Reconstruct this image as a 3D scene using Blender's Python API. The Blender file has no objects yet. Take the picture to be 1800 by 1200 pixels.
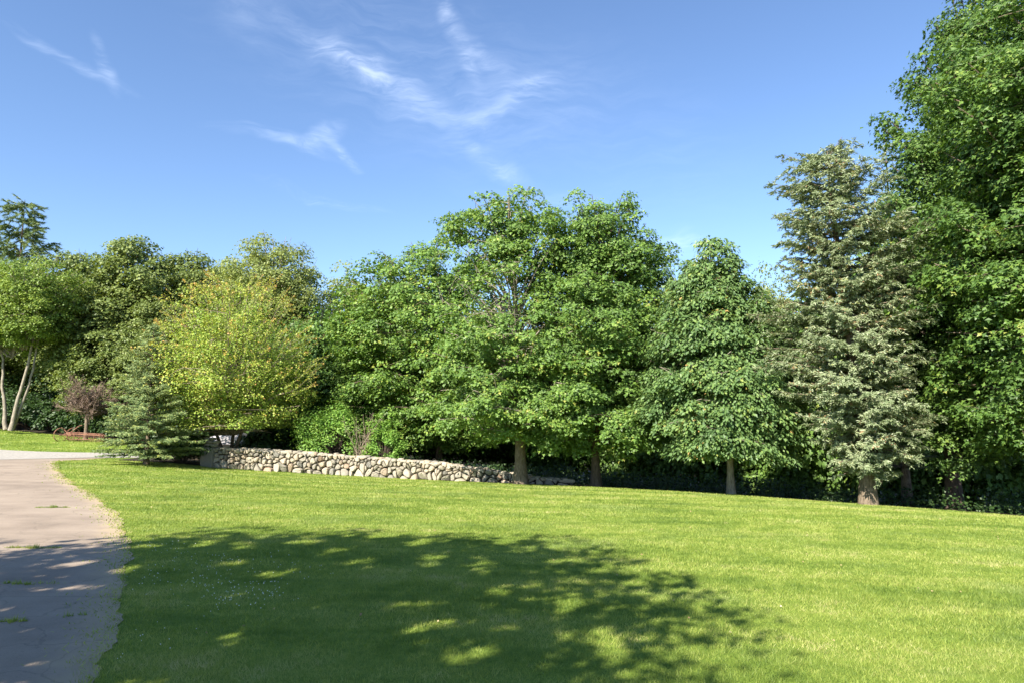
import bpy, math, random
import numpy as np
from mathutils import Vector

SC = bpy.context.scene
COL = SC.collection
R = math.radians

# ------------------------------------------------------------------ camera, sky, sun, exposure
F = 1216.0                       # focal length in pixels of the 1800 px wide photograph
HORIZON = 735.0
CAM_Z = 2.5
PITCH = math.atan((HORIZON - 600) / F)
SUN_EL, SUN_AZ = R(37), R(-34)    # azimuth: how far right of straight behind the viewer the sun stands

cam = bpy.data.cameras.new("camera")
camo = bpy.data.objects.new("camera", cam)
COL.objects.link(camo)
camo.location = (0, 0, CAM_Z)
camo.rotation_euler = (math.pi / 2 + PITCH, 0, 0)
cam.sensor_width = 36
cam.lens = 36 * F / 1800
cam.clip_start = 0.1
cam.clip_end = 5000
SC.camera = camo

SUN_DIR = Vector((math.sin(SUN_AZ) * math.cos(SUN_EL), -math.cos(SUN_AZ) * math.cos(SUN_EL), math.sin(SUN_EL)))
sun = bpy.data.lights.new("sun", 'SUN')
sun.energy = 4.1
sun.angle = R(0.53)
sun.color = (1.0, 0.93, 0.80)
suno = bpy.data.objects.new("sun", sun)
COL.objects.link(suno)
suno.rotation_euler = SUN_DIR.to_track_quat('Z', 'Y').to_euler()

SC.view_settings.view_transform = 'Standard'
SC.view_settings.look = 'None'
SC.view_settings.exposure = 1.7
SC.view_settings.gamma = 1
SC.cycles.max_bounces = 6
SC.cycles.diffuse_bounces = 3
SC.cycles.transmission_bounces = 4
SC.cycles.glossy_bounces = 2
SC.cycles.transparent_max_bounces = 4


class NT:
    """tiny helper for node trees"""
    def __init__(s, tree):
        s.t = tree
        s.n = tree.nodes
        s.l = tree.links

    def node(s, kind, **kw):
        nd = s.n.new(kind)
        for k, v in kw.items():
            setattr(nd, k, v)
        return nd

    def link(s, a, b):
        s.l.new(a, b)

    def inp(s, sock, v):
        if hasattr(v, 'default_value') or isinstance(v, bpy.types.NodeSocket):
            s.link(v, sock)
        else:
            sock.default_value = v

    def math(s, op, a, b=0.0, c=None, clamp=False):
        nd = s.node('ShaderNodeMath', operation=op)
        nd.use_clamp = clamp
        s.inp(nd.inputs[0], a)
        s.inp(nd.inputs[1], b)
        if c is not None:
            s.inp(nd.inputs[2], c)
        return nd.outputs[0]

    def noise(s, vec, scale, detail=3, rough=0.55, dist=0.0):
        nd = s.node('ShaderNodeTexNoise')
        nd.inputs['Scale'].default_value = scale
        nd.inputs['Detail'].default_value = detail
        nd.inputs['Roughness'].default_value = rough
        nd.inputs['Distortion'].default_value = dist
        if vec is not None:
            s.link(vec, nd.inputs['Vector'])
        return nd.outputs['Fac']

    def mapping(s, vec, scale=(1, 1, 1), rot=(0, 0, 0), loc=(0, 0, 0)):
        nd = s.node('ShaderNodeMapping')
        nd.inputs['Scale'].default_value = scale
        nd.inputs['Rotation'].default_value = rot
        nd.inputs['Location'].default_value = loc
        s.link(vec, nd.inputs['Vector'])
        return nd.outputs[0]

    def ramp(s, fac, stops):
        nd = s.node('ShaderNodeValToRGB')
        cr = nd.color_ramp
        while len(cr.elements) < len(stops):
            cr.elements.new(0.5)
        for e, (p, c) in zip(cr.elements, stops):
            e.position = p
            e.color = (*c, 1) if len(c) == 3 else c
        s.link(fac, nd.inputs[0])
        return nd.outputs[0]

    def mix(s, fac, a, b, blend='MIX'):
        nd = s.node('ShaderNodeMix', data_type='RGBA', blend_type=blend)
        s.inp(nd.inputs[0], fac)
        for sock, v in ((nd.inputs[6], a), (nd.inputs[7], b)):
            if isinstance(v, tuple):
                sock.default_value = (*v, 1) if len(v) == 3 else v
            else:
                s.link(v, sock)
        return nd.outputs[2]

    def smooth(s, v, lo, hi):
        nd = s.node('ShaderNodeMapRange', interpolation_type='SMOOTHSTEP')
        s.inp(nd.inputs[0], v)
        nd.inputs[1].default_value = lo
        nd.inputs[2].default_value = hi
        nd.inputs[3].default_value = 0
        nd.inputs[4].default_value = 1
        return nd.outputs[0]


# world: physical sky, with high cirrus as part of it (laid out by compass direction and height)
world = bpy.data.worlds.new("World")
SC.world = world
world.use_nodes = True
w = NT(world.node_tree)
w.n.clear()
sky = w.node('ShaderNodeTexSky', sky_type='NISHITA')
sky.sun_disc = False
sky.sun_elevation = SUN_EL
sky.sun_rotation = math.pi - SUN_AZ
sky.altitude = 0
sky.air_density = 1.0
sky.dust_density = 0.15
sky.ozone_density = 3.0
tc = w.node('ShaderNodeTexCoord')
sep = w.node('ShaderNodeSeparateXYZ')
w.link(tc.outputs['Generated'], sep.inputs[0])
azn = w.math('ARCTAN2', sep.outputs[0], sep.outputs[1])
eln = w.math('ARCSINE', sep.outputs[2])
cmb = w.node('ShaderNodeCombineXYZ')
w.link(azn, cmb.inputs[0])
w.link(eln, cmb.inputs[1])
AE = cmb.outputs[0]


def azel(px, py):
    x, y = (px - 900) / F, (600 - py) / F
    c, s = math.cos(PITCH), math.sin(PITCH)
    d = Vector((x, c - y * s, s + y * c)).normalized()
    return math.atan2(d.x, d.y), math.asin(d.z)


warp = w.node('ShaderNodeTexNoise')
warp.inputs['Scale'].default_value = 9
warp.inputs['Detail'].default_value = 3
w.link(AE, warp.inputs['Vector'])
wv = w.node('ShaderNodeVectorMath', operation='MULTIPLY_ADD')
w.link(warp.outputs['Color'], wv.inputs[0])
wv.inputs[1].default_value = (0.055, 0.055, 0)
w.link(AE, wv.inputs[2])
WAE = wv.outputs[0]
total = None
#            px   py  length height tilt strength
for (px, py, L, H, tilt, st) in [(125, 98, 105, 11, 14, .5), (185, 105, 45, 12, 60, .42), (640, 118, 150, 24, 19, .75),
                                 (700, 140, 90, 12, 14, .4), (800, 60, 85, 17, 62, .62), (850, 105, 60, 22, 35, .35),
                                 (930, 155, 60, 16, -22, .55), (880, 200, 110, 15, -20, .42), (760, 195, 90, 16, 8, .38),
                                 (500, 246, 100, 13, 6, .45), (565, 238, 40, 15, -28, .7), (605, 264, 34, 10, 28, .6),
                                 (860, 280, 70, 15, 26, .55), (570, 347, 100, 8, 7, .42), (1190, 425, 46, 22, 18, .5),
                                 (720, 120, 330, 120, 12, .16), (420, 20, 70, 40, 40, .17), (900, 190, 170, 90, -15, .18),
                                 (960, 345, 130, 24, 8, .16), (1120, 230, 200, 120, 40, .07)]:
    a, e = azel(px, py)
    a2, e2 = azel(px + 10, py)
    k = math.hypot(a2 - a, e2 - e) / 10
    mp = w.node('ShaderNodeMapping', vector_type='TEXTURE')
    mp.inputs['Location'].default_value = (a + .027, e + .027, 0)
    mp.inputs['Rotation'].default_value = (0, 0, -R(tilt))
    mp.inputs['Scale'].default_value = (L * k, H * k, 1)
    w.link(WAE, mp.inputs['Vector'])
    ln = w.node('ShaderNodeVectorMath', operation='LENGTH')
    w.link(mp.outputs[0], ln.inputs[0])
    g = w.smooth(ln.outputs['Value'], 1.5, 0.0)
    # fibres running along the wisp
    fm = w.node('ShaderNodeMapping')
    fm.inputs['Rotation'].default_value = (0, 0, R(tilt))
    fm.inputs['Scale'].default_value = (8, 40, 1)
    fm.inputs['Location'].default_value = (px * .013, py * .017, 0)
    w.link(WAE, fm.inputs['Vector'])
    fb = w.smooth(w.noise(fm.outputs[0], 1.6, 5, .62, .6), .30, .88)
    v = w.math('MULTIPLY', w.math('MULTIPLY', g, fb), st)
    total = v if total is None else w.math('ADD', total, v)
cover = w.math('MULTIPLY', w.math('MINIMUM', total, 1.0), 0.40)
skyb = w.mix(1.0, sky.outputs[0], (.91, .96, 1.05), 'MULTIPLY')
skyc = w.mix(cover, skyb, (9.0, 9.8, 11.2))
bg = w.node('ShaderNodeBackground')
bg.inputs['Strength'].default_value = 0.070
w.link(skyc, bg.inputs['Color'])
wo = w.node('ShaderNodeOutputWorld')
w.link(bg.outputs[0], wo.inputs[0])


# ------------------------------------------------------------------ geometry helpers
def at(px, py, Y):
    """the place seen at a pixel of the photograph, Y metres in front of the viewer"""
    x, y = (px - 900) / F, (600 - py) / F
    c, s = math.cos(PITCH), math.sin(PITCH)
    d = Vector((x, c - y * s, s + y * c))
    return Vector((0, 0, CAM_Z)) + d * (Y / d.y)


ctrl = [at(*p) for p in [(258, 815, 34), (120, 806, 38), (380, 822, 36), (650, 838, 34), (900, 850, 31.3), (1047, 856, 30.5), (1283, 868, 28),
                         (1522, 887, 24.5), (1665, 897, 22.6), (1800, 908, 21), (0, 806, 40), (0, 791, 46), (190, 803, 40), (200, 796, 46),
                         (0, 757, 56), (70, 765, 55), (180, 774, 53)]]
ctrl += [Vector(p) for p in [(0, 0, 0), (-5, 8, 0), (5, 8, -.08), (9, 13, -.2), (-10, 15, .05), (-17, 26, .16), (0, 20, -.1), (-8, 26, .02),
                             (-50, 75, 3.6), (-25, 70, 1.2), (10, 42, -2.0), (20, 36, -2.4), (28, 26, -1.8), (3, 52, -1.9), (-14, 44, .15),
                             (20, 8, -.45), (30, 0, -.5), (0, -20, .4), (-30, 0, .3), (-45, 40, 1.0), (-60, 20, .8), (0, 80, -1.5), (40, 60, -2.5)]]
CP = np.array([tuple(p) for p in ctrl])


def _tps():
    n = len(CP)
    d = np.linalg.norm(CP[:, None, :2] - CP[None, :, :2], axis=2)
    K = np.where(d > 0, d * d * np.log(d + 1e-9), 0) + np.eye(n) * 1.5
    P_ = np.hstack([np.ones((n, 1)), CP[:, :2]])
    A = np.zeros((n + 3, n + 3))
    A[:n, :n] = K
    A[:n, n:] = P_
    A[n:, :n] = P_.T
    b = np.zeros(n + 3)
    b[:n] = CP[:, 2]
    return np.linalg.solve(A, b)


TW = _tps()


def zt(x, y):
    x = np.asarray(x, float)
    y = np.asarray(y, float)
    sh = x.shape
    x = x.ravel()
    y = y.ravel()
    out = np.empty(len(x))
    for i in range(0, len(x), 100000):
        X, Y = x[i:i + 100000], y[i:i + 100000]
        d2 = (X[:, None] - CP[None, :, 0]) ** 2 + (Y[:, None] - CP[None, :, 1]) ** 2
        z = (0.5 * d2 * np.log(d2 + 1e-9)) @ TW[:-3] + TW[-3] + TW[-2] * X + TW[-1] * Y
        r = np.hypot(X, Y - 25)
        k = np.clip((r - 60) / 60, 0, 1)
        k = k * k * (3 - 2 * k)
        out[i:i + 100000] = np.clip(z, -6, 8) * (1 - k)
    return out.reshape(sh)


def z1(x, y):
    return float(zt(np.array([x]), np.array([y]))[0])


def on_ground(px, py):
    """where the sight line of a pixel meets the ground"""
    lo, hi = 3.0, 90.0
    prev = 3.0
    for i in range(400):
        Y = 3.0 * (90 / 3.0) ** (i / 399)
        p = at(px, py, Y)
        if p.z < z1(p.x, p.y):
            return at(px, py, (Y + prev) / 2)
        prev = Y
    return at(px, py, 60)


class MB:
    """collects polygons of one mesh"""
    def __init__(s):
        s.v, s.l, s.n, s.t, s.c = [], [], [], [], 0

    def add(s, verts, faces, tint=0.5):
        """faces: (m,k) int array; tint: scalar or per-face"""
        verts = np.asarray(verts, float)
        faces = np.asarray(faces, int)
        s.v.append(verts)
        s.l.append((faces + s.c).ravel())
        s.n.append(np.full(len(faces), faces.shape[1]))
        s.t.append(np.broadcast_to(np.asarray(tint, float), (len(faces),)))
        s.c += len(verts)

    def build(s, name, mat, parent=None, smooth=False):
        me = bpy.data.meshes.new(name)
        V = np.concatenate(s.v)
        L = np.concatenate(s.l)
        N = np.concatenate(s.n)
        me.vertices.add(len(V))
        me.vertices.foreach_set('co', V.astype(np.float32).ravel())
        me.loops.add(len(L))
        me.loops.foreach_set('vertex_index', L.astype(np.int32))
        me.polygons.add(len(N))
        st = np.concatenate([[0], np.cumsum(N)[:-1]])
        me.polygons.foreach_set('loop_start', st.astype(np.int32))
        me.polygons.foreach_set('use_smooth', np.full(len(N), smooth))
        at_ = me.attributes.new('tint', 'FLOAT', 'FACE')
        at_.data.foreach_set('value', np.concatenate(s.t).astype(np.float32))
        me.update(calc_edges=True)
        me.validate()
        me.materials.append(mat)
        o = bpy.data.objects.new(name, me)
        COL.objects.link(o)
        if parent is not None:
            o.parent = parent
        return o


def tag(o, label=None, cat=None, group=None, kind=None):
    for k, v in (('label', label), ('category', cat), ('group', group), ('kind', kind)):
        if v:
            o[k] = v
    return o


def empty(name, loc, label, cat, group=None):
    o = bpy.data.objects.new(name, None)
    COL.objects.link(o)
    o.location = loc
    return tag(o, label, cat, group)


def nrm(a):
    return a / (np.linalg.norm(a, axis=-1, keepdims=True) + 1e-9)


def tube(mb, pts, rads, sides=6, tint=0.5, cap=False):
    pts = np.asarray(pts, float)
    rads = np.asarray(rads, float)
    n = len(pts)
    tg = nrm(np.gradient(pts, axis=0))
    ref = np.array([0.0, 0, 1]) if abs(tg[:, 2]).mean() < .8 else np.array([1.0, 0, 0])
    u = nrm(np.cross(tg, ref))
    v = np.cross(tg, u)
    a = np.arange(sides) / sides * 2 * math.pi
    ring = (u[:, None] * np.cos(a)[None, :, None] + v[:, None] * np.sin(a)[None, :, None]) * rads[:, None, None] + pts[:, None]
    V = ring.reshape(-1, 3)
    i = np.arange(n - 1)[:, None] * sides
    j = np.arange(sides)[None]
    k = (j + 1) % sides
    f = np.stack([i + j, i + k, i + k + sides, i + j + sides], -1).reshape(-1, 4)
    mb.add(V, f, tint)
    if cap:
        mb.add(ring[-1], [list(range(sides))], tint)
        mb.add(ring[0], [list(range(sides))[::-1]], tint)


def bez(a, b, c, n):
    t = np.linspace(0, 1, n)[:, None]
    return (1 - t) ** 2 * np.asarray(a) + 2 * t * (1 - t) * np.asarray(b) + t * t * np.asarray(c)


def box(mb, c, s, rz=0.0, tint=.5):
    x, y, z = s[0] / 2, s[1] / 2, s[2] / 2
    P_ = np.array([[-x, -y, -z], [x, -y, -z], [x, y, -z], [-x, y, -z], [-x, -y, z], [x, -y, z], [x, y, z], [-x, y, z]])
    ca, sa = math.cos(rz), math.sin(rz)
    P_ = P_ @ np.array([[ca, sa, 0], [-sa, ca, 0], [0, 0, 1]]) + np.asarray(c)
    mb.add(P_, [[3, 2, 1, 0], [4, 5, 6, 7], [0, 1, 5, 4], [1, 2, 6, 5], [2, 3, 7, 6], [3, 0, 4, 7]], tint)


# leaf outlines in the (across, along) plane, along = 0..1
SHAPES = {
    'kite': np.array([[0, 0, 0], [.46, .5, .08], [0, 1, 0], [-.42, .42, .08]]),
    'lobed': np.array([[0, 0, 0], [.56, .42, .10], [.22, .52, .02], [0, 1.0, -.10], [-.22, .52, .02], [-.56, .42, .10]]),
    'blade': np.array([[0, 0, 0], [.17, .5, .03], [0, 1, 0], [-.17, .5, .03]]),
    'palm': np.array([[0, 0, 0], [.30, .5, .05], [.05, 1, -.04], [-.26, .5, .05]]),
    'needle': np.array([[-.09, 0, 0], [.09, 0, 0], [0, 1, 0]]),
}


def leaves(mb, pos, normal, along, size, tint, shape='kite'):
    """one small face per leaf"""
    n_ = nrm(normal)
    a = nrm(along - n_ * (along * n_).sum(1, keepdims=True))
    b = np.cross(a, n_)
    S = SHAPES[shape]
    k = len(S)
    V = pos[:, None] + (b[:, None] * S[None, :, 0:1] + a[:, None] * S[None, :, 1:2] + n_[:, None] * S[None, :, 2:3]) * size[:, None, None]
    N = len(pos)
    f = np.arange(N * k).reshape(N, k)
    mb.add(V.reshape(-1, 3), f, tint)


# ------------------------------------------------------------------ materials
def new_mat(name):
    m = bpy.data.materials.new(name)
    m.use_nodes = True
    t = NT(m.node_tree)
    t.n.clear()
    out = t.node('ShaderNodeOutputMaterial')
    return m, t, out


def leaf_mat(name, stops, transl=.3, rough=.48, spec=.4, big=.25):
    """stops: colour ramp over the per-leaf tint; patches of slightly different green drift through the crown"""
    m, t, out = new_mat(name)
    at_ = t.node('ShaderNodeAttribute', attribute_name='tint')
    tcn = t.node('ShaderNodeTexCoord')
    n1 = t.noise(tcn.outputs['Object'], .8, 2)
    f = t.math('ADD', at_.outputs['Fac'], t.math('MULTIPLY', t.math('SUBTRACT', n1, .5), big * 2), clamp=True)
    col = t.ramp(f, stops)
    p = t.node('ShaderNodeBsdfPrincipled')
    t.link(col, p.inputs['Base Color'])
    p.inputs['Roughness'].default_value = rough
    p.inputs['Specular IOR Level'].default_value = spec
    tr = t.node('ShaderNodeBsdfTranslucent')
    tcol = t.mix(1.0, col, (1.35, 1.3, .55), 'MULTIPLY')
    t.link(tcol, tr.inputs['Color'])
    mx = t.node('ShaderNodeMixShader')
    mx.inputs[0].default_value = transl
    t.link(p.outputs[0], mx.inputs[1])
    t.link(tr.outputs[0], mx.inputs[2])
    t.link(mx.outputs[0], out.inputs[0])
    return m


def bark_mat(name, c1, c2, scale=5.0):
    m, t, out = new_mat(name)
    tcn = t.node('ShaderNodeTexCoord')
    mp = t.mapping(tcn.outputs['Object'], (scale, scale, scale * .25))
    n1 = t.noise(mp, 3, 5, .65, .4)
    n2 = t.noise(tcn.outputs['Object'], 1.7, 3)
    col = t.ramp(n1, [(.3, c1), (.7, c2)])
    col = t.mix(t.smooth(n2, .5, .7), col, tuple(x * .9 for x in c2))
    p = t.node('ShaderNodeBsdfPrincipled')
    t.link(col, p.inputs['Base Color'])
    p.inputs['Roughness'].default_value = .9
    p.inputs['Specular IOR Level'].default_value = .15
    bp = t.node('ShaderNodeBump')
    bp.inputs['Strength'].default_value = .8
    bp.inputs['Distance'].default_value = .03
    t.link(n1, bp.inputs['Height'])
    t.link(bp.outputs[0], p.inputs['Normal'])
    t.link(p.outputs[0], out.inputs[0])
    return m


M = {}
M['maple'] = leaf_mat('maple_leaf', [(0, (.075, .135, .035)), (.45, (.125, .225, .045)), (.8, (.19, .30, .055)), (.96, (.26, .34, .065)), (1, (.34, .35, .08))], big=.3)
M['maple_yellow'] = leaf_mat('maple_leaf_yellowing', [(0, (0.072, 0.144, 0.039)), (.4, (0.132, 0.228, 0.047)), (.75, (0.240, 0.312, 0.062)), (1, (0.360, 0.300, 0.078))])
M['chestnut'] = leaf_mat('chestnut_leaf', [(0, (.075, .135, .05)), (.5, (.13, .22, .07)), (.88, (.20, .29, .08)), (.97, (.27, .33, .08)), (1, (.45, .30, .11))], big=.2)
M['oak'] = leaf_mat('oak_leaf', [(0, (.09, .13, .035)), (.5, (.16, .215, .055)), (1, (.26, .30, .085))], big=.35)
M['pale'] = leaf_mat('pale_leaf', [(0, (.13, .17, .05)), (.5, (.23, .28, .08)), (1, (.34, .38, .13))], transl=.35)
M['bright'] = leaf_mat('bright_leaf', [(0, (.10, .165, .03)), (.5, (.19, .28, .05)), (1, (.31, .38, .07))], transl=.35)
M['yellow'] = leaf_mat('golden_leaf', [(0, (.13, .225, .04)), (.35, (.26, .37, .06)), (.72, (.40, .47, .085)), (.93, (.48, .45, .10)), (1, (.52, .31, .09))], transl=.3, big=.3)
M['shrub'] = leaf_mat('shrub_leaf', [(0, (0.088, 0.187, 0.033)), (.5, (0.176, 0.330, 0.058)), (1, (0.286, 0.418, 0.083))], transl=.35)
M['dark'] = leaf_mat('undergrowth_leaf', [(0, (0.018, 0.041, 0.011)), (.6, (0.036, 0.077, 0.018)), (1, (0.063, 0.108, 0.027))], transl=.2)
M['spruce'] = leaf_mat('spruce_needle', [(0, (0.088, 0.150, 0.056)), (.5, (0.187, 0.263, 0.098)), (.8, (0.295, 0.351, 0.135)), (1, (0.432, 0.439, 0.095))], transl=.12, rough=.6)
M['cypress'] = leaf_mat('cypress_spray', [(0, (.115, .165, .075)), (.35, (.205, .26, .13)), (.7, (.32, .37, .22)), (.92, (.40, .435, .30)), (.975, (.33, .36, .10)), (1, (.36, .22, .12))], transl=.2, rough=.6, big=.4)
M['maple_deep'] = leaf_mat('deep_green_maple_leaf', [(0, (.05, .10, .025)), (.45, (.09, .17, .035)), (.8, (.145, .24, .045)), (.97, (.22, .30, .06)), (1, (.3, .33, .08))], big=.35)
M['pine'] = leaf_mat('pine_needle', [(0, (0.095, 0.144, 0.050)), (.6, (0.174, 0.245, 0.086)), (1, (0.301, 0.331, 0.130))], transl=.12, rough=.6)
M['dead'] = leaf_mat('dead_twig', [(0, (.12, .085, .065)), (.6, (.22, .155, .12)), (1, (.33, .24, .185))], transl=.1, rough=.8)
M['dry'] = leaf_mat('dry_leaf', [(0, (.22, .13, .06)), (.6, (.42, .32, .17)), (1, (.55, .46, .28))], transl=.15, rough=.8)
M['bark'] = bark_mat('grey_brown_bark', (.05, .038, .026), (.27, .21, .155), 8.0)
M['bark_pale'] = bark_mat('pale_bark', (.12, .10, .075), (.38, .335, .27), 6.0)
M['bark_dark'] = bark_mat('dark_bark', (.045, .035, .028), (.13, .10, .08))
M['twig'] = bark_mat('twig_bark', (.16, .12, .09), (.36, .29, .22))


def ground_mat():
    """turf under the grass blades: mown bands, dry patches, woodland floor beyond the lawn"""
    m, t, out = new_mat('turf')
    g = t.node('ShaderNodeNewGeometry')
    pos = g.outputs['Position']
    n1 = t.noise(pos, .35, 4, .6, .3)
    n2 = t.noise(t.mapping(pos, (.25, 2.2, 1), (0, 0, R(-12))), .9, 3)
    n3 = t.noise(pos, 9, 4, .7)
    n4 = t.noise(pos, 60, 3, .7)
    f = t.math('ADD', t.math('MULTIPLY', n1, .45), t.math('MULTIPLY', n2, .45))
    f = t.math('ADD', f, t.math('MULTIPLY', t.math('SUBTRACT', n3, .5), .5))
    f = t.math('ADD', f, t.math('MULTIPLY', t.math('SUBTRACT', n4, .5), .7))
    col = t.ramp(f, [(.25, (.09, .15, .02)), (.5, (.19, .27, .04)), (.75, (.31, .36, .07))])
    dry = t.smooth(t.noise(pos, .9, 5, .7), .64, .74)
    col = t.mix(t.math('MULTIPLY', dry, .5), col, (.30, .27, .10))
    p = t.node('ShaderNodeBsdfPrincipled')
    t.link(col, p.inputs['Base Color'])
    p.inputs['Roughness'].default_value = .85
    p.inputs['Specular IOR Level'].default_value = .15
    bp = t.node('ShaderNodeBump')
    bp.inputs['Strength'].default_value = .9
    bp.inputs['Distance'].default_value = .03
    t.link(n4, bp.inputs['Height'])
    t.link(bp.outputs[0], p.inputs['Normal'])
    t.link(p.outputs[0], out.inputs[0])
    return m


def blade_mat():
    m, t, out = new_mat('grass_blade')
    at_ = t.node('ShaderNodeAttribute', attribute_name='tint')
    g = t.node('ShaderNodeNewGeometry')
    pos = g.outputs['Position']
    n1 = t.noise(pos, .35, 4, .6, .3)
    n2 = t.noise(t.mapping(pos, (.25, 2.2, 1), (0, 0, R(-12))), .9, 3)
    n3 = t.noise(pos, 1.7, 4, .65)
    # mowing passes, about 1.3 m wide
    sp = t.node('ShaderNodeSeparateXYZ')
    t.link(t.mapping(pos, (1, 1, 1), (0, 0, R(14))), sp.inputs[0])
    band = t.math('SINE', t.math('ADD', t.math('MULTIPLY', sp.outputs[1], 2.9), t.math('MULTIPLY', n1, 3.0)))
    f = t.math('ADD', t.math('MULTIPLY', n1, .75), t.math('MULTIPLY', n2, .55))
    f = t.math('SUBTRACT', f, .26)
    f = t.math('ADD', f, t.math('MULTIPLY', t.math('SUBTRACT', n3, .5), 1.25))
    f = t.math('ADD', f, t.math('MULTIPLY', band, .12))
    f = t.math('ADD', f, t.math('MULTIPLY', t.math('SUBTRACT', t.noise(pos, 5.5, 3, .6), .5), .5))
    f = t.math('ADD', f, t.math('MULTIPLY', t.math('SUBTRACT', at_.outputs['Fac'], .5), .36))
    f = t.math('ADD', f, .09)
    col = t.ramp(f, [(.10, (.11, .18, .03)), (.36, (.215, .29, .052)), (.62, (.33, .385, .085)), (.85, (.44, .44, .16)), (1, (.52, .46, .24))])
    gp = t.smooth(t.noise(t.mapping(pos, (.6, 1, 1)), .55, 4, .65, .4), .5, .68)
    col = t.mix(t.math('MULTIPLY', gp, .55), col, (.27, .33, .12))
    tn = t.smooth(t.noise(pos, 2.1, 3, .6), .68, .74)
    tn = t.math('MULTIPLY', tn, t.smooth(at_.outputs['Fac'], .2, .8))
    col = t.mix(t.math('MULTIPLY', tn, .8), col, (.55, .47, .25))
    p = t.node('ShaderNodeBsdfPrincipled')
    t.link(col, p.inputs['Base Color'])
    p.inputs['Roughness'].default_value = .5
    p.inputs['Specular IOR Level'].default_value = .3
    tr = t.node('ShaderNodeBsdfTranslucent')
    t.link(t.mix(1.0, col, (1.2, 1.2, .6), 'MULTIPLY'), tr.inputs['Color'])
    mx = t.node('ShaderNodeMixShader')
    mx.inputs[0].default_value = .35
    t.link(p.outputs[0], mx.inputs[1])
    t.link(tr.outputs[0], mx.inputs[2])
    t.link(mx.outputs[0], out.inputs[0])
    return m


def asphalt_mat():
    m, t, out = new_mat('worn_asphalt')
    g = t.node('ShaderNodeNewGeometry')
    pos = g.outputs['Position']
    n1 = t.noise(pos, .5, 5, .65, .3)
    n2 = t.noise(pos, 55, 3, .8)
    n3 = t.noise(t.mapping(pos, (.3, 1.4, 1)), 1.2, 4)
    f = t.math('ADD', t.math('MULTIPLY', n1, .5), t.math('MULTIPLY', n3, .3))
    f = t.math('ADD', f, t.math('MULTIPLY', n2, .25))
    col = t.ramp(f, [(.3, (.165, .128, .098)), (.5, (.28, .222, .172)), (.7, (.39, .315, .245))])
    spk = t.smooth(t.noise(pos, 42, 4, .9), .56, .68)
    dk = t.smooth(t.noise(t.mapping(pos, (1, 1, 1), (0, 0, 0), (7, 3, 0)), 38, 4, .9), .56, .66)
    col = t.mix(t.math('MULTIPLY', dk, .45), col, (.09, .08, .07))
    col = t.mix(t.math('MULTIPLY', spk, .5), col, (.42, .37, .32))
    # sand washed along the lawn side (the sheet carries its distance to that edge)
    ed = t.node('ShaderNodeAttribute', attribute_name='edge')
    e2 = t.math('ADD', ed.outputs['Fac'], t.math('MULTIPLY', t.math('SUBTRACT', t.noise(pos, 2.2, 5, .7), .5), 1.1))
    sand = t.smooth(e2, .8, .1)
    col = t.mix(t.math('MULTIPLY', sand, .8), col, (.40, .31, .20))
    # hairline cracks
    vo = t.node('ShaderNodeTexVoronoi', feature='DISTANCE_TO_EDGE')
    vo.inputs['Scale'].default_value = .45
    wn = t.node('ShaderNodeVectorMath', operation='MULTIPLY_ADD')
    nn = t.node('ShaderNodeTexNoise')
    nn.inputs['Scale'].default_value = 1.5
    nn.inputs['Detail'].default_value = 5
    t.link(pos, nn.inputs['Vector'])
    t.link(nn.outputs['Color'], wn.inputs[0])
    wn.inputs[1].default_value = (.9, .9, .9)
    t.link(pos, wn.inputs[2])
    t.link(wn.outputs[0], vo.inputs['Vector'])
    cr = t.smooth(vo.outputs['Distance'], .010, .002)
    spx = t.node('ShaderNodeSeparateXYZ')
    t.link(pos, spx.inputs[0])
    wob = t.math('MULTIPLY', t.math('SUBTRACT', t.noise(pos, .9, 4, .6), .5), .35)
    yw = t.math('ADD', spx.outputs[1], wob)
    for yc in (10.05, 13.1, 18.6):
        d_ = t.math('ABSOLUTE', t.math('SUBTRACT', yw, yc))
        cr = t.math('MAXIMUM', cr, t.smooth(d_, .03, .008))
    col = t.mix(t.math('MULTIPLY', cr, .28), col, (.09, .08, .06))
    p = t.node('ShaderNodeBsdfPrincipled')
    t.link(col, p.inputs['Base Color'])
    p.inputs['Roughness'].default_value = .85
    p.inputs['Specular IOR Level'].default_value = .3
    bp = t.node('ShaderNodeBump')
    bp.inputs['Strength'].default_value = .5
    bp.inputs['Distance'].default_value = .01
    t.link(n2, bp.inputs['Height'])
    t.link(bp.outputs[0], p.inputs['Normal'])
    t.link(p.outputs[0], out.inputs[0])
    return m


def simple_mat(name, c1, c2, scale=4.0, rough=.85, bump=.4, dist=.02, spec=.25, tint=False, metal=0.0):
    m, t, out = new_mat(name)
    tcn = t.node('ShaderNodeTexCoord')
    g = t.node('ShaderNodeNewGeometry')
    n1 = t.noise(g.outputs['Position'], scale, 5, .65, .2)
    f = n1
    if tint:
        at_ = t.node('ShaderNodeAttribute', attribute_name='tint')
        f = t.math('ADD', t.math('MULTIPLY', n1, .6), t.math('SUBTRACT', at_.outputs['Fac'], .3))
    col = t.ramp(f, [(.3, c1), (.7, c2)])
    p = t.node('ShaderNodeBsdfPrincipled')
    t.link(col, p.inputs['Base Color'])
    p.inputs['Roughness'].default_value = rough
    p.inputs['Specular IOR Level'].default_value = spec
    p.inputs['Metallic'].default_value = metal
    n2 = t.noise(g.outputs['Position'], scale * 4, 4, .7)
    bp = t.node('ShaderNodeBump')
    bp.inputs['Strength'].default_value = bump
    bp.inputs['Distance'].default_value = dist
    t.link(n2, bp.inputs['Height'])
    t.link(bp.outputs[0], p.inputs['Normal'])
    t.link(p.outputs[0], out.inputs[0])
    return m


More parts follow.
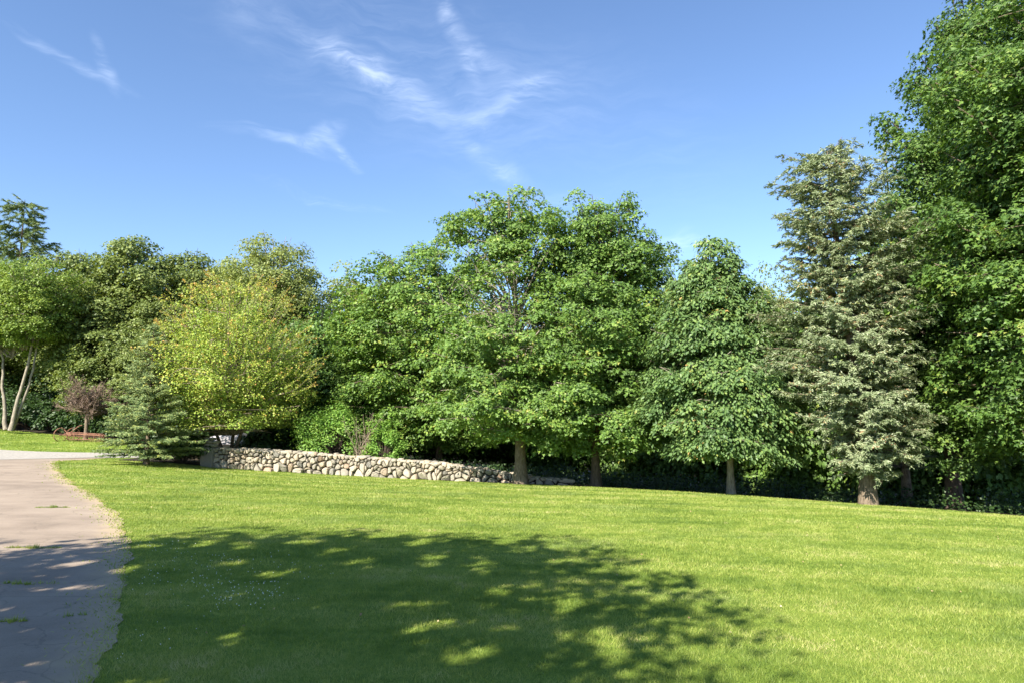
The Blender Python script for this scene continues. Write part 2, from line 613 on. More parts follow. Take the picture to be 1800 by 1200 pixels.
def stone_mat():
    m, t, out = new_mat('fieldstone')
    g = t.node('ShaderNodeNewGeometry')
    pos = g.outputs['Position']
    at_ = t.node('ShaderNodeAttribute', attribute_name='tint')
    n1 = t.noise(pos, 3.5, 5, .7, .3)
    n2 = t.noise(pos, 22, 4, .7)
    n3 = t.noise(pos, 1.1, 3)
    col = t.ramp(at_.outputs['Fac'], [(0, (.20, .19, .165)), (.3, (.30, .27, .22)), (.65, (.41, .36, .28)), (.88, (.38, .31, .23)), (1, (.35, .25, .18))])
    col = t.mix(t.math('MULTIPLY', t.smooth(n1, .45, .75), .5), col, (.20, .175, .14))
    col = t.mix(t.math('MULTIPLY', t.smooth(n3, .55, .7), .35), col, (.20, .20, .15))
    col = t.mix(t.math('MULTIPLY', t.smooth(n2, .6, .72), .35), col, (.55, .52, .45))
    p = t.node('ShaderNodeBsdfPrincipled')
    t.link(col, p.inputs['Base Color'])
    p.inputs['Roughness'].default_value = .92
    p.inputs['Specular IOR Level'].default_value = .15
    bp = t.node('ShaderNodeBump')
    bp.inputs['Strength'].default_value = .7
    bp.inputs['Distance'].default_value = .02
    t.link(n2, bp.inputs['Height'])
    t.link(bp.outputs[0], p.inputs['Normal'])
    t.link(p.outputs[0], out.inputs[0])
    return m


M['turf'] = ground_mat()
M['blade'] = blade_mat()
M['asphalt'] = asphalt_mat()
M['gravel'] = simple_mat('pale_gravel', (.26, .24, .21), (.46, .43, .385), 7, .9, .8, .03, tint=False)
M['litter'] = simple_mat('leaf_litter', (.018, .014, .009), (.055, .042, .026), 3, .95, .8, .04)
M['stone'] = stone_mat()
M['gap_shade'] = simple_mat('wall_gap_shade', (.02, .018, .014), (.05, .045, .035), 8)  # near-black colour, painted-in shade for the gaps between the stones
M['rust'] = simple_mat('rusty_iron', (.17, .075, .05), (.33, .17, .115), 9, .85, .3, .005)
M['roof'] = simple_mat('grey_shingle', (.40, .37, .40), (.52, .485, .515), 6, .85, .3, .01)
M['siding'] = simple_mat('beige_siding', (.40, .36, .27), (.50, .46, .36), 4, .8, .2, .01)
M['petal'] = simple_mat('clover_petal', (.75, .75, .7), (.85, .85, .8), 4)

# ------------------------------------------------------------------ ground, drive, gravel, woodland floor
rng = np.random.default_rng(7)


def stretch(lo, hi, n, far):
    a = np.linspace(lo, hi, n)
    ext = np.geomspace(4, far, 14)
    return np.concatenate([lo - ext[::-1], a, hi + ext])


xs = stretch(-70, 60, 186, 1500)
ys = stretch(-25, 90, 165, 1500)
gx, gy = np.meshgrid(xs, ys)
gz = zt(gx, gy)
nx_, ny_ = len(xs), len(ys)
i, j = np.meshgrid(np.arange(nx_ - 1), np.arange(ny_ - 1))
b0 = (j * nx_ + i).ravel()
mb = MB()
mb.add(np.stack([gx, gy, gz], -1).reshape(-1, 3), np.stack([b0, b0 + 1, b0 + nx_ + 1, b0 + nx_], -1))
tag(mb.build('ground', M['turf'], smooth=True), kind='structure')

edge_px = [(103, 811), (103, 822), (118, 840), (150, 860), (178, 878), (210, 905), (226, 935), (229, 962), (225, 1000), (205, 1080), (188, 1140), (168, 1200)]
edge = [on_ground(*p) for p in edge_px]
edge = sorted([(p.y, p.x) for p in edge] + [(0.0, -0.9), (-12.0, 4.2), (39.5, edge[0].x - .2)])
EY = np.array([e[0] for e in edge])
EX = np.array([e[1] for e in edge])


def drive_edge(Y):
    return np.interp(Y, EY, EX) + .09 * np.sin(Y * 2.3 + np.sin(Y)) * np.sin(Y * .9) + .03 * np.sin(Y * 8.7 + 2 * np.sin(Y * 1.9)) + .02 * np.sin(Y * 23 + 3 * np.sin(Y * 3.3))


GRAVEL_Y0, GRAVEL_Y1 = 38.6, 46.4


def sheet(name, mat, rows, lift, edge_attr=False):
    """rows: list of (Y, x0, x1)"""
    n = 70
    V, E = [], []
    for (Y, a, b) in rows:
        s_ = np.linspace(0, 1, n)
        s_ = 1 - (1 - s_) ** 2
        X = a + (b - a) * s_
        V.append(np.stack([X, np.full(n, Y), zt(X, np.full(n, Y)) + lift], -1))
        E.append(b - X)
    V = np.array(V)
    m_ = MB()
    r = len(rows)
    a_, b_ = np.meshgrid(np.arange(n - 1), np.arange(r - 1))
    q = (b_ * n + a_).ravel()
    m_.add(V.reshape(-1, 3), np.stack([q, q + 1, q + n + 1, q + n], -1))
    o = m_.build(name, mat, smooth=True)
    if edge_attr:
        ea = o.data.attributes.new('edge', 'FLOAT', 'POINT')
        ea.data.foreach_set('value', np.concatenate(E).astype(np.float32))
    return tag(o, kind='structure')


yy = np.concatenate([np.arange(-12, 5, .5), np.arange(5, 20, .12), np.arange(20, 39.2, .25)])
sheet('driveway', M['asphalt'], [(Y, -34.0 + 8 * (Y < 0), float(drive_edge(Y))) for Y in yy], .012, True)


def gravel_near(x):
    return 38.9 + .25 * np.sin(x * .7) + .1 * np.sin(x * 2.3) + np.clip((x + 25) * .12, 0, 1.2)


def gravel_far(x):
    return 46.2 + .2 * np.sin(x * .5 + 1) - np.clip((x + 26) * .25, 0, 4)


gX = np.linspace(-60, -12, 97)
V = []
for X in gX:
    yv = np.linspace(gravel_near(X), max(gravel_far(X), gravel_near(X) + 1.0), 16)
    V.append(np.stack([np.full(16, X), yv, zt(np.full(16, X), yv) + .025], -1))
V = np.array(V)
mb = MB()
a_, b_ = np.meshgrid(np.arange(15), np.arange(len(gX) - 1))
q = (b_ * 16 + a_).ravel()
mb.add(V.reshape(-1, 3), np.stack([q, q + 16, q + 17, q + 1], -1))
tag(mb.build('gravel_road', M['gravel'], smooth=True), kind='structure')

# lawn limit: the line where mown grass stops and the wood begins
LE = [(-60, 57.0)] + [(at(*p).x, p[2] + .5) for p in [(0, 757, 56.5), (70, 765, 56), (180, 774, 53.5)]]
LE += [(-22.0, 52.0), (-20.6, 36.3), (-16.0, 36.2)] + [(at(*p).x, p[2] + .35) for p in [(400, 822, 36), (650, 838, 34), (900, 850, 31.3), (1047, 856, 30.6), (1283, 868, 28.2), (1522, 887, 24.8), (1665, 897, 22.9), (1800, 908, 21.2)]]
LE += [(22, 15), (30, 4), (60, -10)]
LX = np.array([p[0] for p in LE])
LY = np.array([p[1] for p in LE])


def lawn_end(x):
    return np.interp(x, LX, LY)


fX = np.concatenate([np.linspace(-90, -30, 40), np.linspace(-29.5, 40, 140), np.linspace(42, 90, 20)])
V = []
for X in fX:
    y0 = lawn_end(X)
    yv = np.concatenate([[y0], y0 + np.geomspace(.4, 110, 24)])
    V.append(np.stack([np.full(25, X), yv, zt(np.full(25, X), yv) + .03], -1))
V = np.array(V)
mb = MB()
a_, b_ = np.meshgrid(np.arange(24), np.arange(len(fX) - 1))
q = (b_ * 25 + a_).ravel()
mb.add(V.reshape(-1, 3), np.stack([q, q + 25, q + 26, q + 1], -1))
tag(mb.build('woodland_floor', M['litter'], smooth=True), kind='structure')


def in_lawn(X, Y):
    ok = Y < lawn_end(X) + .15
    ok &= X > drive_edge(Y) + rng.normal(0, .07, X.shape) - rng.exponential(.09, X.shape)
    g0, g1 = gravel_near(X), gravel_far(X)
    ok &= ~((X < -12) & (Y > g0 - .05) & (Y < np.maximum(g1, g0 + 1)))
    far = (Y > 38.9)
    ok |= far & (X < -14) & (Y > np.maximum(g1, g0 + 1)) & (Y < lawn_end(X) + .15)
    ok &= ~(far & (Y < g0) & (X < drive_edge(np.full_like(Y, 38.0))))
    return ok


# grass blades
mb = MB()
g_n = 0
for (ya, yb, dens, wid, hgt) in [(4.6, 8, 2900, .0065, .052), (8, 12, 2100, .009, .054), (12, 18, 1350, .012, .05), (18, 26, 800, .017, .05), (26, 40, 330, .028, .05), (40, 58, 80, .055, .07)]:
    # a blade bends the light it meets, so rows are drawn everywhere the lawn lies in front of the viewer
    xa = -0.80 * yb - .5
    xb = min(0.80 * yb + .5, 26)
    n = int((xb - xa) * (yb - ya) * dens)
    X = rng.uniform(xa, xb, n)
    Y = rng.uniform(ya, yb, n)
    k = (np.abs(X) < Y * .80 + .6)
    X, Y = X[k], Y[k]
    k = in_lawn(X, Y)
    X, Y = X[k], Y[k]
    n = len(X)
    Z = zt(X, Y)
    dir_ = rng.uniform(0, 2 * math.pi, n)
    u = np.stack([np.cos(dir_), np.sin(dir_), np.zeros(n)], -1)
    tuft = .80 + .28 * (np.sin(X * 5.1 + np.sin(Y * 3.7)) * np.sin(Y * 4.3 + np.sin(X * 2.9))) * .5 + .15 * np.sin(X * .9 + 2) * np.sin(Y * .8)
    h = hgt * rng.uniform(.55, 1.35, n) * tuft
    lean = rng.normal(0, .55, (n, 2)) * h[:, None]
    base = np.stack([X, Y, Z - .004], -1)
    wv_ = wid * rng.uniform(.6, 1.3, n)
    V = np.stack([base - u * wv_[:, None] / 2, base + u * wv_[:, None] / 2,
                  base + np.stack([lean[:, 0], lean[:, 1], h], -1)], 1)
    mb.add(V.reshape(-1, 3), np.arange(n * 3).reshape(n, 3), rng.uniform(0, 1, n))
    g_n += n
# tufts in the cracks of the drive
for (px0, px1, py, dn) in [(62, 122, 892, 1.0), (5, 112, 963, .9), (0, 62, 1028, .7), (60, 118, 1025, .18), (0, 46, 1093, .9), (108, 124, 1086, .5), (132, 152, 1082, .3)]:
    pa, pb = on_ground(px0, py), on_ground(px1, py)
    L = (pb - pa).length
    m_ = int(L * 800 * dn)
    u_ = rng.uniform(0, 1, m_)
    thick = np.clip(np.sin(u_ * math.pi) * (.6 + .4 * np.sin(u_ * 17 + px0)), .05, 1)
    X = pa.x + (pb.x - pa.x) * u_
    Y = pa.y + (pb.y - pa.y) * u_ + .05 * np.sin(X * 3) + rng.normal(0, .045, m_) * thick
    keep_ = rng.uniform(0, 1, m_) < thick + .15
    X, Y, thick = X[keep_], Y[keep_], thick[keep_]
    n = len(X)
    b_ = np.stack([X, Y, zt(X, Y) + .01], -1)
    d = rng.uniform(0, 2 * math.pi, n)
    u = np.stack([np.cos(d), np.sin(d), np.zeros(n)], -1) * .006
    tip = b_ + np.stack([rng.normal(0, .025, n), rng.normal(0, .025, n), rng.uniform(.02, .10, n) * (.4 + thick * .6)], -1)
    mb.add(np.stack([b_ - u, b_ + u, tip], 1).reshape(-1, 3), np.arange(n * 3).reshape(n, 3), rng.uniform(.0, .7, n))
# stray blades creeping over the drive's edge
n = 3800
Y = rng.uniform(5, 36, n)
X = drive_edge(Y) - rng.gamma(1.1, .16, n) * (1 + .8 * np.sin(Y * 2.1) * np.sin(Y * .7))
b_ = np.stack([X, Y, zt(X, Y) + .01], -1)
d = rng.uniform(0, 2 * math.pi, n)
u = np.stack([np.cos(d), np.sin(d), np.zeros(n)], -1) * (.003 + .0006 * Y)[:, None]
tip = b_ + np.stack([rng.normal(0, .03, n), rng.normal(0, .03, n), rng.uniform(.01, .05, n)], -1)
mb.add(np.stack([b_ - u, b_ + u, tip], 1).reshape(-1, 3), np.arange(n * 3).reshape(n, 3), rng.uniform(.3, 1.0, n))
tag(mb.build('lawn_grass', M['blade']), 'short mown yellow green grass covering the lawn', 'grass', kind='stuff')

# clover heads
mb = MB()
for (px, py, s, n) in [(290, 965, 26, 30), (470, 1000, 60, 45), (400, 1030, 60, 55), (270, 1030, 40, 26), (420, 1040, 50, 42), (250, 1130, 25, 14), (330, 990, 60, 30), (480, 1050, 60, 30)]:
    for _ in range(n):
        p = on_ground(px + rng.normal(0, s * .7), py + rng.normal(0, s * .22)) if _ % 6 == 0 else p
        X, Y = p.x + rng.normal(0, .25), p.y + rng.normal(0, .3)
        if X < drive_edge(Y):
            continue
        r = rng.uniform(.005, .009)
        c = np.array([X, Y, z1(X, Y) + rng.uniform(.04, .06)])
        P_ = np.array([[1, 0, 0], [0, 1, 0], [-1, 0, 0], [0, -1, 0], [0, 0, 1], [0, 0, -1]]) * r + c
        mb.add(P_, [[0, 1, 4], [1, 2, 4], [2, 3, 4], [3, 0, 4], [1, 0, 5], [2, 1, 5], [3, 2, 5], [0, 3, 5]])
tag(mb.build('clover_flowers', M['petal']), 'tiny white clover heads scattered in the shaded lawn', 'flowers', kind='stuff')


# fallen leaves and dry clippings on the lawn
mb = MB()
rgl = np.random.default_rng(55)
n = 230
Y = rgl.uniform(8, 34, n)
X = rgl.uniform(-.6, .75, n) * Y
k = in_lawn(X, Y) & (X > drive_edge(Y) + .4)
X, Y = X[k], Y[k]
n = len(X)
leaves(mb, np.stack([X, Y, zt(X, Y) + .045], -1), rgl.normal(0, .4, (n, 3)) + np.array([0, 0, 1.0]), rgl.normal(0, 1, (n, 3)), rgl.uniform(.02, .05, n), rgl.uniform(0, 1, n), 'kite')
tag(mb.build('fallen_leaves', M['dry']), 'scattered dry tan leaves and clippings lying on the lawn', 'leaves', kind='stuff')


# ------------------------------------------------------------------ broadleaf trees
def prof(points):
    """crown outline: radius as a share of the widest, against height share"""
    a = np.array(points, float)
    return lambda t: np.interp(t, a[:, 0], a[:, 1])


ROUND = prof([(0, .45), (.12, .85), (.35, 1), (.6, .92), (.8, .66), (.93, .38), (1, .1)])
OVAL = prof([(0, .5), (.2, .9), (.45, 1), (.7, .82), (.88, .5), (1, .12)])
CONE = prof([(0, .8), (.1, 1), (.3, .9), (.55, .66), (.8, .36), (.93, .2), (1, .05)])
WIDE_TOP = prof([(0, .55), (.2, .95), (.5, .9), (.7, 1), (.88, .62), (1, .2)])


def broadleaf(name, label, cat, base, H, Rw, z0, profile, leafm, barkm, trunk_r, boughs=70, sub=9, per=90, leaf=.17,
              shape='lobed', seed=1, group=None, shift=(0, 0), flat=.42, clump=.58, droop=.35, gap=None, tintb=0.0,
              stems=None, twigs=True, rise=.25, near=.55, twigm=None, extra=None, clear=None, tall_limbs=True):
    """base: world point; H: height; Rw: widest crown radius; z0: height of crown bottom; shift: crown centre off the trunk"""
    rg = np.random.default_rng(seed)
    root = empty(name, base, label, cat, group)
    B = np.zeros(3)
    wood = MB()
    lf = MB()
    sh = np.array([shift[0], shift[1], 0.0])
    top = sh * 1.0 + np.array([0, 0, H * .96])
    # trunk with a slight wander and a flare at the foot
    tt = np.linspace(0, 1, 14)
    wand = np.stack([np.sin(tt * 5 + seed) * .12 * tt, np.cos(tt * 4 + seed) * .12 * tt, np.zeros(14)], -1)

    def axis(t):
        t = np.asarray(t)[..., None]
        return sh * np.clip(t * 1.3 - .2, 0, 1) + np.array([0, 0, 1.0]) * H * .96 * t
    ax = axis(tt) + wand
    rad = trunk_r * (1 - tt * .93) * (1 + .55 * np.exp(-tt * H / .35))
    ax[0, 2] = -.15
    trunks = []
    if stems is None:
        mbt = MB()
        tube(mbt, ax, rad, 10)
        trunks.append(mbt)
    else:
        for st_ in stems:
            pts = np.array([tuple(p) for p in st_[0]])
            n = 18
            d = np.concatenate([[0], np.cumsum(np.linalg.norm(np.diff(pts, axis=0), axis=1))])
            q_ = np.linspace(0, d[-1], n)
            pp = np.stack([np.interp(q_, d, pts[:, k_]) for k_ in range(3)], -1)
            pp[1:-1] = (pp[:-2] + 2 * pp[1:-1] + pp[2:]) / 4 + rg.normal(0, st_[1] * .22, (n - 2, 3))
            mbt = MB()
            tube(mbt, pp, st_[1] * (1 - .75 * np.linspace(0, 1, n)) * (1 + .4 * np.exp(-np.linspace(0, 1, n) * 12)), 8)
            trunks.append(mbt)
    # angular lobes make the outline uneven
    lob = rg.uniform(0, 2 * math.pi, 8)

    def lobes(phi, t):
        return 1 + .10 * np.sin(2 * phi + lob[0] + 3 * t) + .08 * np.sin(3 * phi + lob[1] - 5 * t) + .06 * np.sin(5 * phi + lob[2] + 9 * t) + .05 * np.sin(17 * t + lob[3] + phi)
    cz = H - z0
    n_done = 0
    tgrid = np.linspace(0, 1, 400)
    wgt = profile(tgrid) + .12
    cdf = np.cumsum(wgt)
    cdf /= cdf[-1]
    all_pos, all_n, all_a, all_s, all_t = [], [], [], [], []
    phi = rg.uniform(0, 6.28)
    for b in range(boughs):
        t = np.interp((b + rg.uniform(0, 1)) / boughs, cdf, tgrid)
        phi += 2.39996 + rg.normal(0, .25)
        rmax = Rw * profile(t) * float(lobes(phi, t))
        inner = rg.uniform(0, 1) < .22
        rr = rmax * (rg.uniform(.35, .6) if inner else rg.uniform(.88, 1.06))
        hz = z0 + t * cz
        ct = np.clip(hz / (H * .96), 0, 1)
        cen = axis(ct)
        end = cen + np.array([math.cos(phi) * rr, math.sin(phi) * rr, 0])
        end[2] = hz - droop * .5 * (1 - t)
        # leave the trunk lower than the tip
        st0 = max(.16, ct - rise * (rr / H + .12) * (.25 + 4.2 * t if tall_limbs else 1.0))
        s0 = axis(st0) + np.array([0, 0, 0])
        if stems is not None:
            s0 = s0 * .35 + np.array([rg.normal(0, .2), rg.normal(0, .2), 0])
            s0[2] = max(H * st0 * .8, 1.6)
        mid = s0 * .45 + end * .55 + np.array([0, 0, .10 * rr + .12 * (end[2] - s0[2])])
        if gap is not None and gap(cen + (end - cen)):
            keep = .22
        else:
            keep = 1.0
        br = bez(s0, mid, end, 7)
        br[1:-1] += rg.normal(0, .05, (5, 3)) * (rr * .25)
        r0 = trunk_r * .30 * (1 - .6 * ct) + .012
        tube(wood, br, np.linspace(r0, .012, 7), 5)
        facing = (end[1] - cen[1]) / (rmax + .01)          # -1: towards the lawn
        pp = per * (1.0 if facing < .25 else near)
        ls = leaf * (1.0 if facing < .25 else 1.3)
        outd = nrm((end - cen) * np.array([1, 1, 0]) + 1e-4)
        side = np.array([-outd[1], outd[0], 0])
        ns = max(3, int(sub * (rr / (Rw * .8)) ** .5))
        spread = .26 * rr + .35
        for s in range(ns):
            f = 1 - rg.uniform(0, 1) ** 1.25 * .66
            k_ = int(min(5, f * 6))
            pc = br[k_] * (1 - (f * 6 - k_)) + br[k_ + 1] * (f * 6 - k_)
            lat = rg.normal(0, .8) * spread * (.55 + .6 * (1 - f))
            c = pc + side * lat + np.array([0, 0, rg.normal(0, .14 + .22 * t) - .10 * abs(lat)])
            if twigs:
                tube(wood, bez(pc, (pc + c) / 2 + np.array([0, 0, .06]), c, 3), [.014, .010, .006], 3)
            cr = clump * rg.uniform(.65, 1.3)
            m_ = int(pp * (cr / clump) ** 2 * keep * rg.uniform(.75, 1.2))
            if m_ < 2:
                continue
            a = rg.uniform(0, 2 * math.pi, m_)
            q_ = np.sqrt(rg.uniform(0, 1, m_))
            rdir = np.stack([np.cos(a), np.sin(a), np.zeros(m_)], -1)
            ragged = 1 + .25 * np.sin(3 * a + rg.uniform(0, 6)) + .15 * np.sin(7 * a + rg.uniform(0, 6))
            pz = flat * cr * (np.sqrt(np.clip(1 - q_ ** 2, 0, 1)) - .5) - droop * cr * q_ ** 2 + rg.normal(0, .10 * cr, m_) - np.abs(rg.normal(0, .16 * cr, m_))
            pos = c + rdir * (q_ * cr * ragged)[:, None] + np.stack([rg.normal(0, .03, m_), rg.normal(0, .03, m_), pz], -1)
            nr = np.array([0, 0, .9]) + rdir * (q_ * .75)[:, None] + outd * .35 + rg.normal(0, .42, (m_, 3))
            al = rdir * .8 + outd * .4 + np.array([0, 0, -.45]) + rg.normal(0, .35, (m_, 3))
            all_pos.append(pos)
            all_n.append(nr)
            all_a.append(al)
            all_s.append(ls * rg.uniform(.5, 1.4, m_))
            ct_ = rg.normal(0, .10)
            all_t.append(np.clip(rg.beta(2.2, 2.6, m_) + ct_ + tintb, 0, 1))
    P_ = np.concatenate(all_pos)
    P_[:, 2] = np.maximum(P_[:, 2], .25)
    kp = np.ones(len(P_), bool) if clear is None else ~clear(P_)
    leaves(lf, P_[kp], np.concatenate(all_n)[kp], np.concatenate(all_a)[kp], np.concatenate(all_s)[kp], np.concatenate(all_t)[kp], shape)
    if extra is not None:
        extra(wood, lf, rg)
    for mbt in trunks:
        mbt.build('trunk', barkm, root, True)
    wood.build('branches', twigm or barkm, root, True)
    lf.build('foliage', leafm, root)
    return root


def base_at(px, Y):
    X = at(px, 800, Y).x
    return Vector((X, Y, z1(X, Y)))


def top_h(px, py, Y):
    return at(px, py, Y).z - base_at(px, Y).z


G_EDGE = 'shade trees along the edge of the lawn'
# A: round maple left of the tall pair
b = base_at(772, 41.3)
broadleaf('maple_tree', 'broad round dark green maple rising behind the middle of the stone wall', 'maple tree', b, top_h(740, 420, 41.3), 5.7, 1.5,
          prof([(0, .38), (.15, .8), (.4, 1), (.65, .94), (.82, .80), (.93, .60), (1, .25)]), M['maple'], M['bark'], .22, 150, 11, 115, .145, 'kite', seed=11, group=G_EDGE, shift=(-1.0, 0), tintb=.04, clump=.55)
# B: tall maple with thin yellowing upper crown
b = base_at(915, 31.3)
HB = top_h(895, 328, 31.3)
broadleaf('maple_tree', 'tall maple with thin yellowing upper crown and stout trunk at the wall end', 'maple tree', b, HB, 4.0, 2.3,
          prof([(0, .7), (.12, 1), (.4, .95), (.55, .70), (.68, .66), (.82, .68), (.93, .56), (1, .25)]), M['maple'], M['bark'], .27, 125, 10, 125, .128, seed=5, group=G_EDGE, shift=(-.5, 0),
          gap=lambda p: .54 * HB < p[2] < .80 * HB, tintb=.08, clump=.5, twigm=M['bark_pale'])
# C: its dense neighbour
b = base_at(1047, 31.6)
broadleaf('maple_tree', 'tall dense green maple beside the thin topped one, right of the wall end', 'maple tree', b, top_h(1045, 340, 31.6), 3.9, 1.9,
          prof([(0, .75), (.15, 1), (.4, .95), (.65, .86), (.82, .76), (.93, .58), (1, .25)]), M['maple'], M['bark_dark'], .2, 150, 10, 125, .128, seed=23, group=G_EDGE, shift=(.45, 0), tintb=-.03, clump=.5)
# D: conical chestnut
b = base_at(1283, 28.1)
broadleaf('chestnut_tree', 'cone shaped chestnut tree with slim pale trunk and orange tipped leaves', 'chestnut tree', b, top_h(1262, 420, 28.1), 3.1, 2.0,
          prof([(0, .85), (.12, 1), (.35, .92), (.55, .75), (.75, .52), (.88, .32), (.96, .16), (1, .05)]), M['chestnut'], M['bark_pale'], .14, 150, 10, 170, .155, 'palm', seed=31, group=G_EDGE, shift=(-.45, 0), droop=.4, clump=.5)
# G: the big maple on the right and the one half behind it
b = base_at(1672, 27.0)
broadleaf('maple_tree', 'tall maple right behind the silvery cypress, its lower left side in deep shade', 'maple tree', b, top_h(1690, -60, 27.0), 3.4, 2.2,
          prof([(0, .6), (.12, .9), (.4, 1), (.7, .78), (.88, .48), (1, .15)]), M['maple_deep'], M['bark_dark'], .26, 190, 10, 115, .13, seed=41, group=G_EDGE, shift=(2.45, 0.3), tintb=-.05)
b = base_at(1950, 21.0)
broadleaf('maple_tree', 'nearest dense maple, cut by the right edge of the picture', 'maple tree', b, 19.0, 4.8, 2.3,
          prof([(0, .6), (.1, .86), (.3, .92), (.5, 1), (.75, .84), (.9, .5), (1, .15)]), M['maple_deep'], M['bark'], .33, 250, 11, 130, .125, seed=43, group=G_EDGE, shift=(.2, 0), tintb=0)


# ------------------------------------------------------------------ conifers
def conifer(name, label, cat, base, H, Rw, z0, profile, leafm, barkm, trunk_r, whorls=26, arms=9, seed=1, group=None, shift=(0, 0),
            leaf=.13, per=26, spray=.45, droop=.15, uplift=.2, shape='needle', twigstep=.2, lean=0.0, dens=1.0, shag=0.0):
    rg = np.random.default_rng(seed)
    root = empty(name, base, label, cat, group)
    tr, wood, lf = MB(), MB(), MB()
    sh = np.array([shift[0], shift[1], 0.0])

    def axis(t):
        return sh * np.clip(t * 1.4 - .25, 0, 1) + np.array([0, 0, 1.0]) * H * t
    tt = np.linspace(0, 1, 12)
    ax = np.array([axis(t) for t in tt])
    ax[0, 2] = -.12
    tube(tr, ax, trunk_r * (1 - tt * .95) * (1 + .45 * np.exp(-tt * H / .3)), 10)
    PP, NN, AA, SS, TT = [], [], [], [], []
    lob = rg.uniform(0, 6.28, 4)
    for wv_ in range(whorls):
        t = (wv_ + rg.uniform(-.3, .3)) / whorls
        t = min(max(t, 0.0), .995)
        hz = z0 + (H - z0) * t
        ct = hz / H
        na = max(3, int(arms * (1 - .45 * t)))
        ph0 = rg.uniform(0, 6.28)
        for k in range(na):
            phi = ph0 + k * 2 * math.pi / na + rg.normal(0, .2)
            rr = Rw * profile(t) * rg.uniform(.72 - shag, 1.08 + shag) * (1 + (.10 + shag) * math.sin(2 * phi + lob[0] + 4 * t) + (.08 + shag) * math.sin(11 * t + lob[1] + phi))
            if rr < .12:
                continue
            o = np.array([math.cos(phi), math.sin(phi), 0])
            side = np.array([-o[1], o[0], 0])
            s0 = axis(ct)
            end = s0 + o * rr + np.array([0, 0, rr * (uplift * t * 1.6 - droop * (1 - t)) + rg.normal(0, .08 + shag * 1.6)])
            mid = (s0 + end) / 2 + np.array([0, 0, rr * .06])
            br = bez(s0, mid, end + np.array([0, 0, .10 * rr]), 7)
            tube(wood, br, np.linspace(.012 + trunk_r * .13 * (1 - t), .006, 7), 4)
            # side twigs make a flat fan along the arm
            ntw = max(3, int(rr / twigstep * dens))
            for s in range(ntw):
                f = .22 + .78 * (s + rg.uniform(0, 1)) / ntw
                kk = min(5, int(f * 6))
                pc = br[kk] * (1 - (f * 6 - kk)) + br[kk + 1] * (f * 6 - kk)
                for sg in (-1, 1):
                    if f > .93 and sg == 1:
                        d = o
                    else:
                        d = nrm(o * .75 + side * sg * rg.uniform(.5, 1.1))
                    L = spray * rg.uniform(.6, 1.25) * (1.15 - .45 * f) * min(1, rr / .8 + .3)
                    d = d + np.array([0, 0, rg.normal(-.08 - shag, .16 + shag * 1.5)])
                    m_ = int(per * L / spray)
                    u = rg.uniform(0, 1, m_)
                    pos = pc + d * (u * L)[:, None] + rg.normal(0, .018 + .02 * shag, (m_, 3))
                    sd = np.cross(d, [0, 0, 1.0])
                    lr = rg.choice([-1.0, 1.0], m_)
                    al = d * .9 + sd * (lr * rg.uniform(.2, 1.0, m_))[:, None] + np.array([0, 0, 1.0]) * rg.normal(.12, .35, m_)[:, None]
                    PP.append(pos)
                    AA.append(al)
                    NN.append(np.array([0, 0, 1.0]) + rg.normal(0, .5, (m_, 3)) + o * .5)
                    SS.append(leaf * rg.uniform(.6, 1.3, m_))
                    TT.append(np.clip(rg.beta(2.2, 2.2, m_) + rg.normal(0, .11), 0, 1))
    leaves(lf, np.concatenate(PP), np.concatenate(NN), np.concatenate(AA), np.concatenate(SS), np.concatenate(TT), shape)
    tr.build('trunk', barkm, root, True)
    wood.build('branches', barkm, root, True)
    lf.build('foliage', leafm, root)
    return root


SHAPES['sprig'] = np.array([[-.11, 0, 0], [.11, 0, 0], [.13, .6, .02], [0, 1, -.05], [-.13, .6, .02]])
SHAPES['tuft'] = np.array([[-.16, 0, 0], [.16, 0, 0], [.11, .7, .03], [0, 1, 0], [-.11, .7, .03]])
# F: silvery cypress on the lawn edge
b = base_at(1522, 24.6)
conifer('cypress_tree', 'tall silvery green cypress with feathery sprays and stout bare trunk foot', 'cypress tree', b, top_h(1500, 262, 24.6), 2.3, 1.35,
        prof([(0, .5), (.1, .78), (.28, .92), (.45, 1), (.62, .84), (.8, .70), (.92, .52), (1, .15)]), M['cypress'], M['bark'], .25,
        46, 13, seed=3, group=G_EDGE, shift=(-.75, .1), leaf=.11, per=46, spray=.42, droop=.12, uplift=.3, shape='sprig', twigstep=.2, shag=.12)
b = base_at(1590, 31)
conifer('cypress_tree', 'pale cypress top just showing between the silvery cypress and the tall maple behind it', 'cypress tree', b, top_h(1582, 240, 31), 2.0, 2.0,
        CONE, M['cypress'], M['bark'], .2, 26, 8, seed=13, group=G_EDGE, leaf=.13, per=14, spray=.42, droop=.05, uplift=.35, shape='tuft', twigstep=.28)
# small spruce at the bend of the drive
b = base_at(258, 34)
conifer('spruce_tree', 'small blue green spruce with tiered branches beside the drive', 'spruce tree', b, top_h(262, 572, 34), 2.5, .45,
        prof([(0, .86), (.08, 1), (.25, .90), (.45, .66), (.65, .42), (.85, .2), (1, .04)]), M['spruce'], M['bark'], .12,
        26, 10, seed=8, leaf=.085, per=38, spray=.42, droop=.12, uplift=.35, shape='tuft', twigstep=.17)
# pine above the far left treetops
b = base_at(8, 67)
conifer('pine_tree', 'tall ragged pine with open crown rising at the far left above the broadleaf trees', 'pine tree', b, top_h(20, 352, 67), 3.4, 10,
        prof([(0, .8), (.2, 1), (.5, .9), (.8, .45), (1, .12)]), M['pine'], M['bark_dark'], .35,
        15, 6, seed=2, leaf=.34, per=120, spray=1.3, droop=-.05, uplift=.45, shape='needle', twigstep=.55, shag=.15)

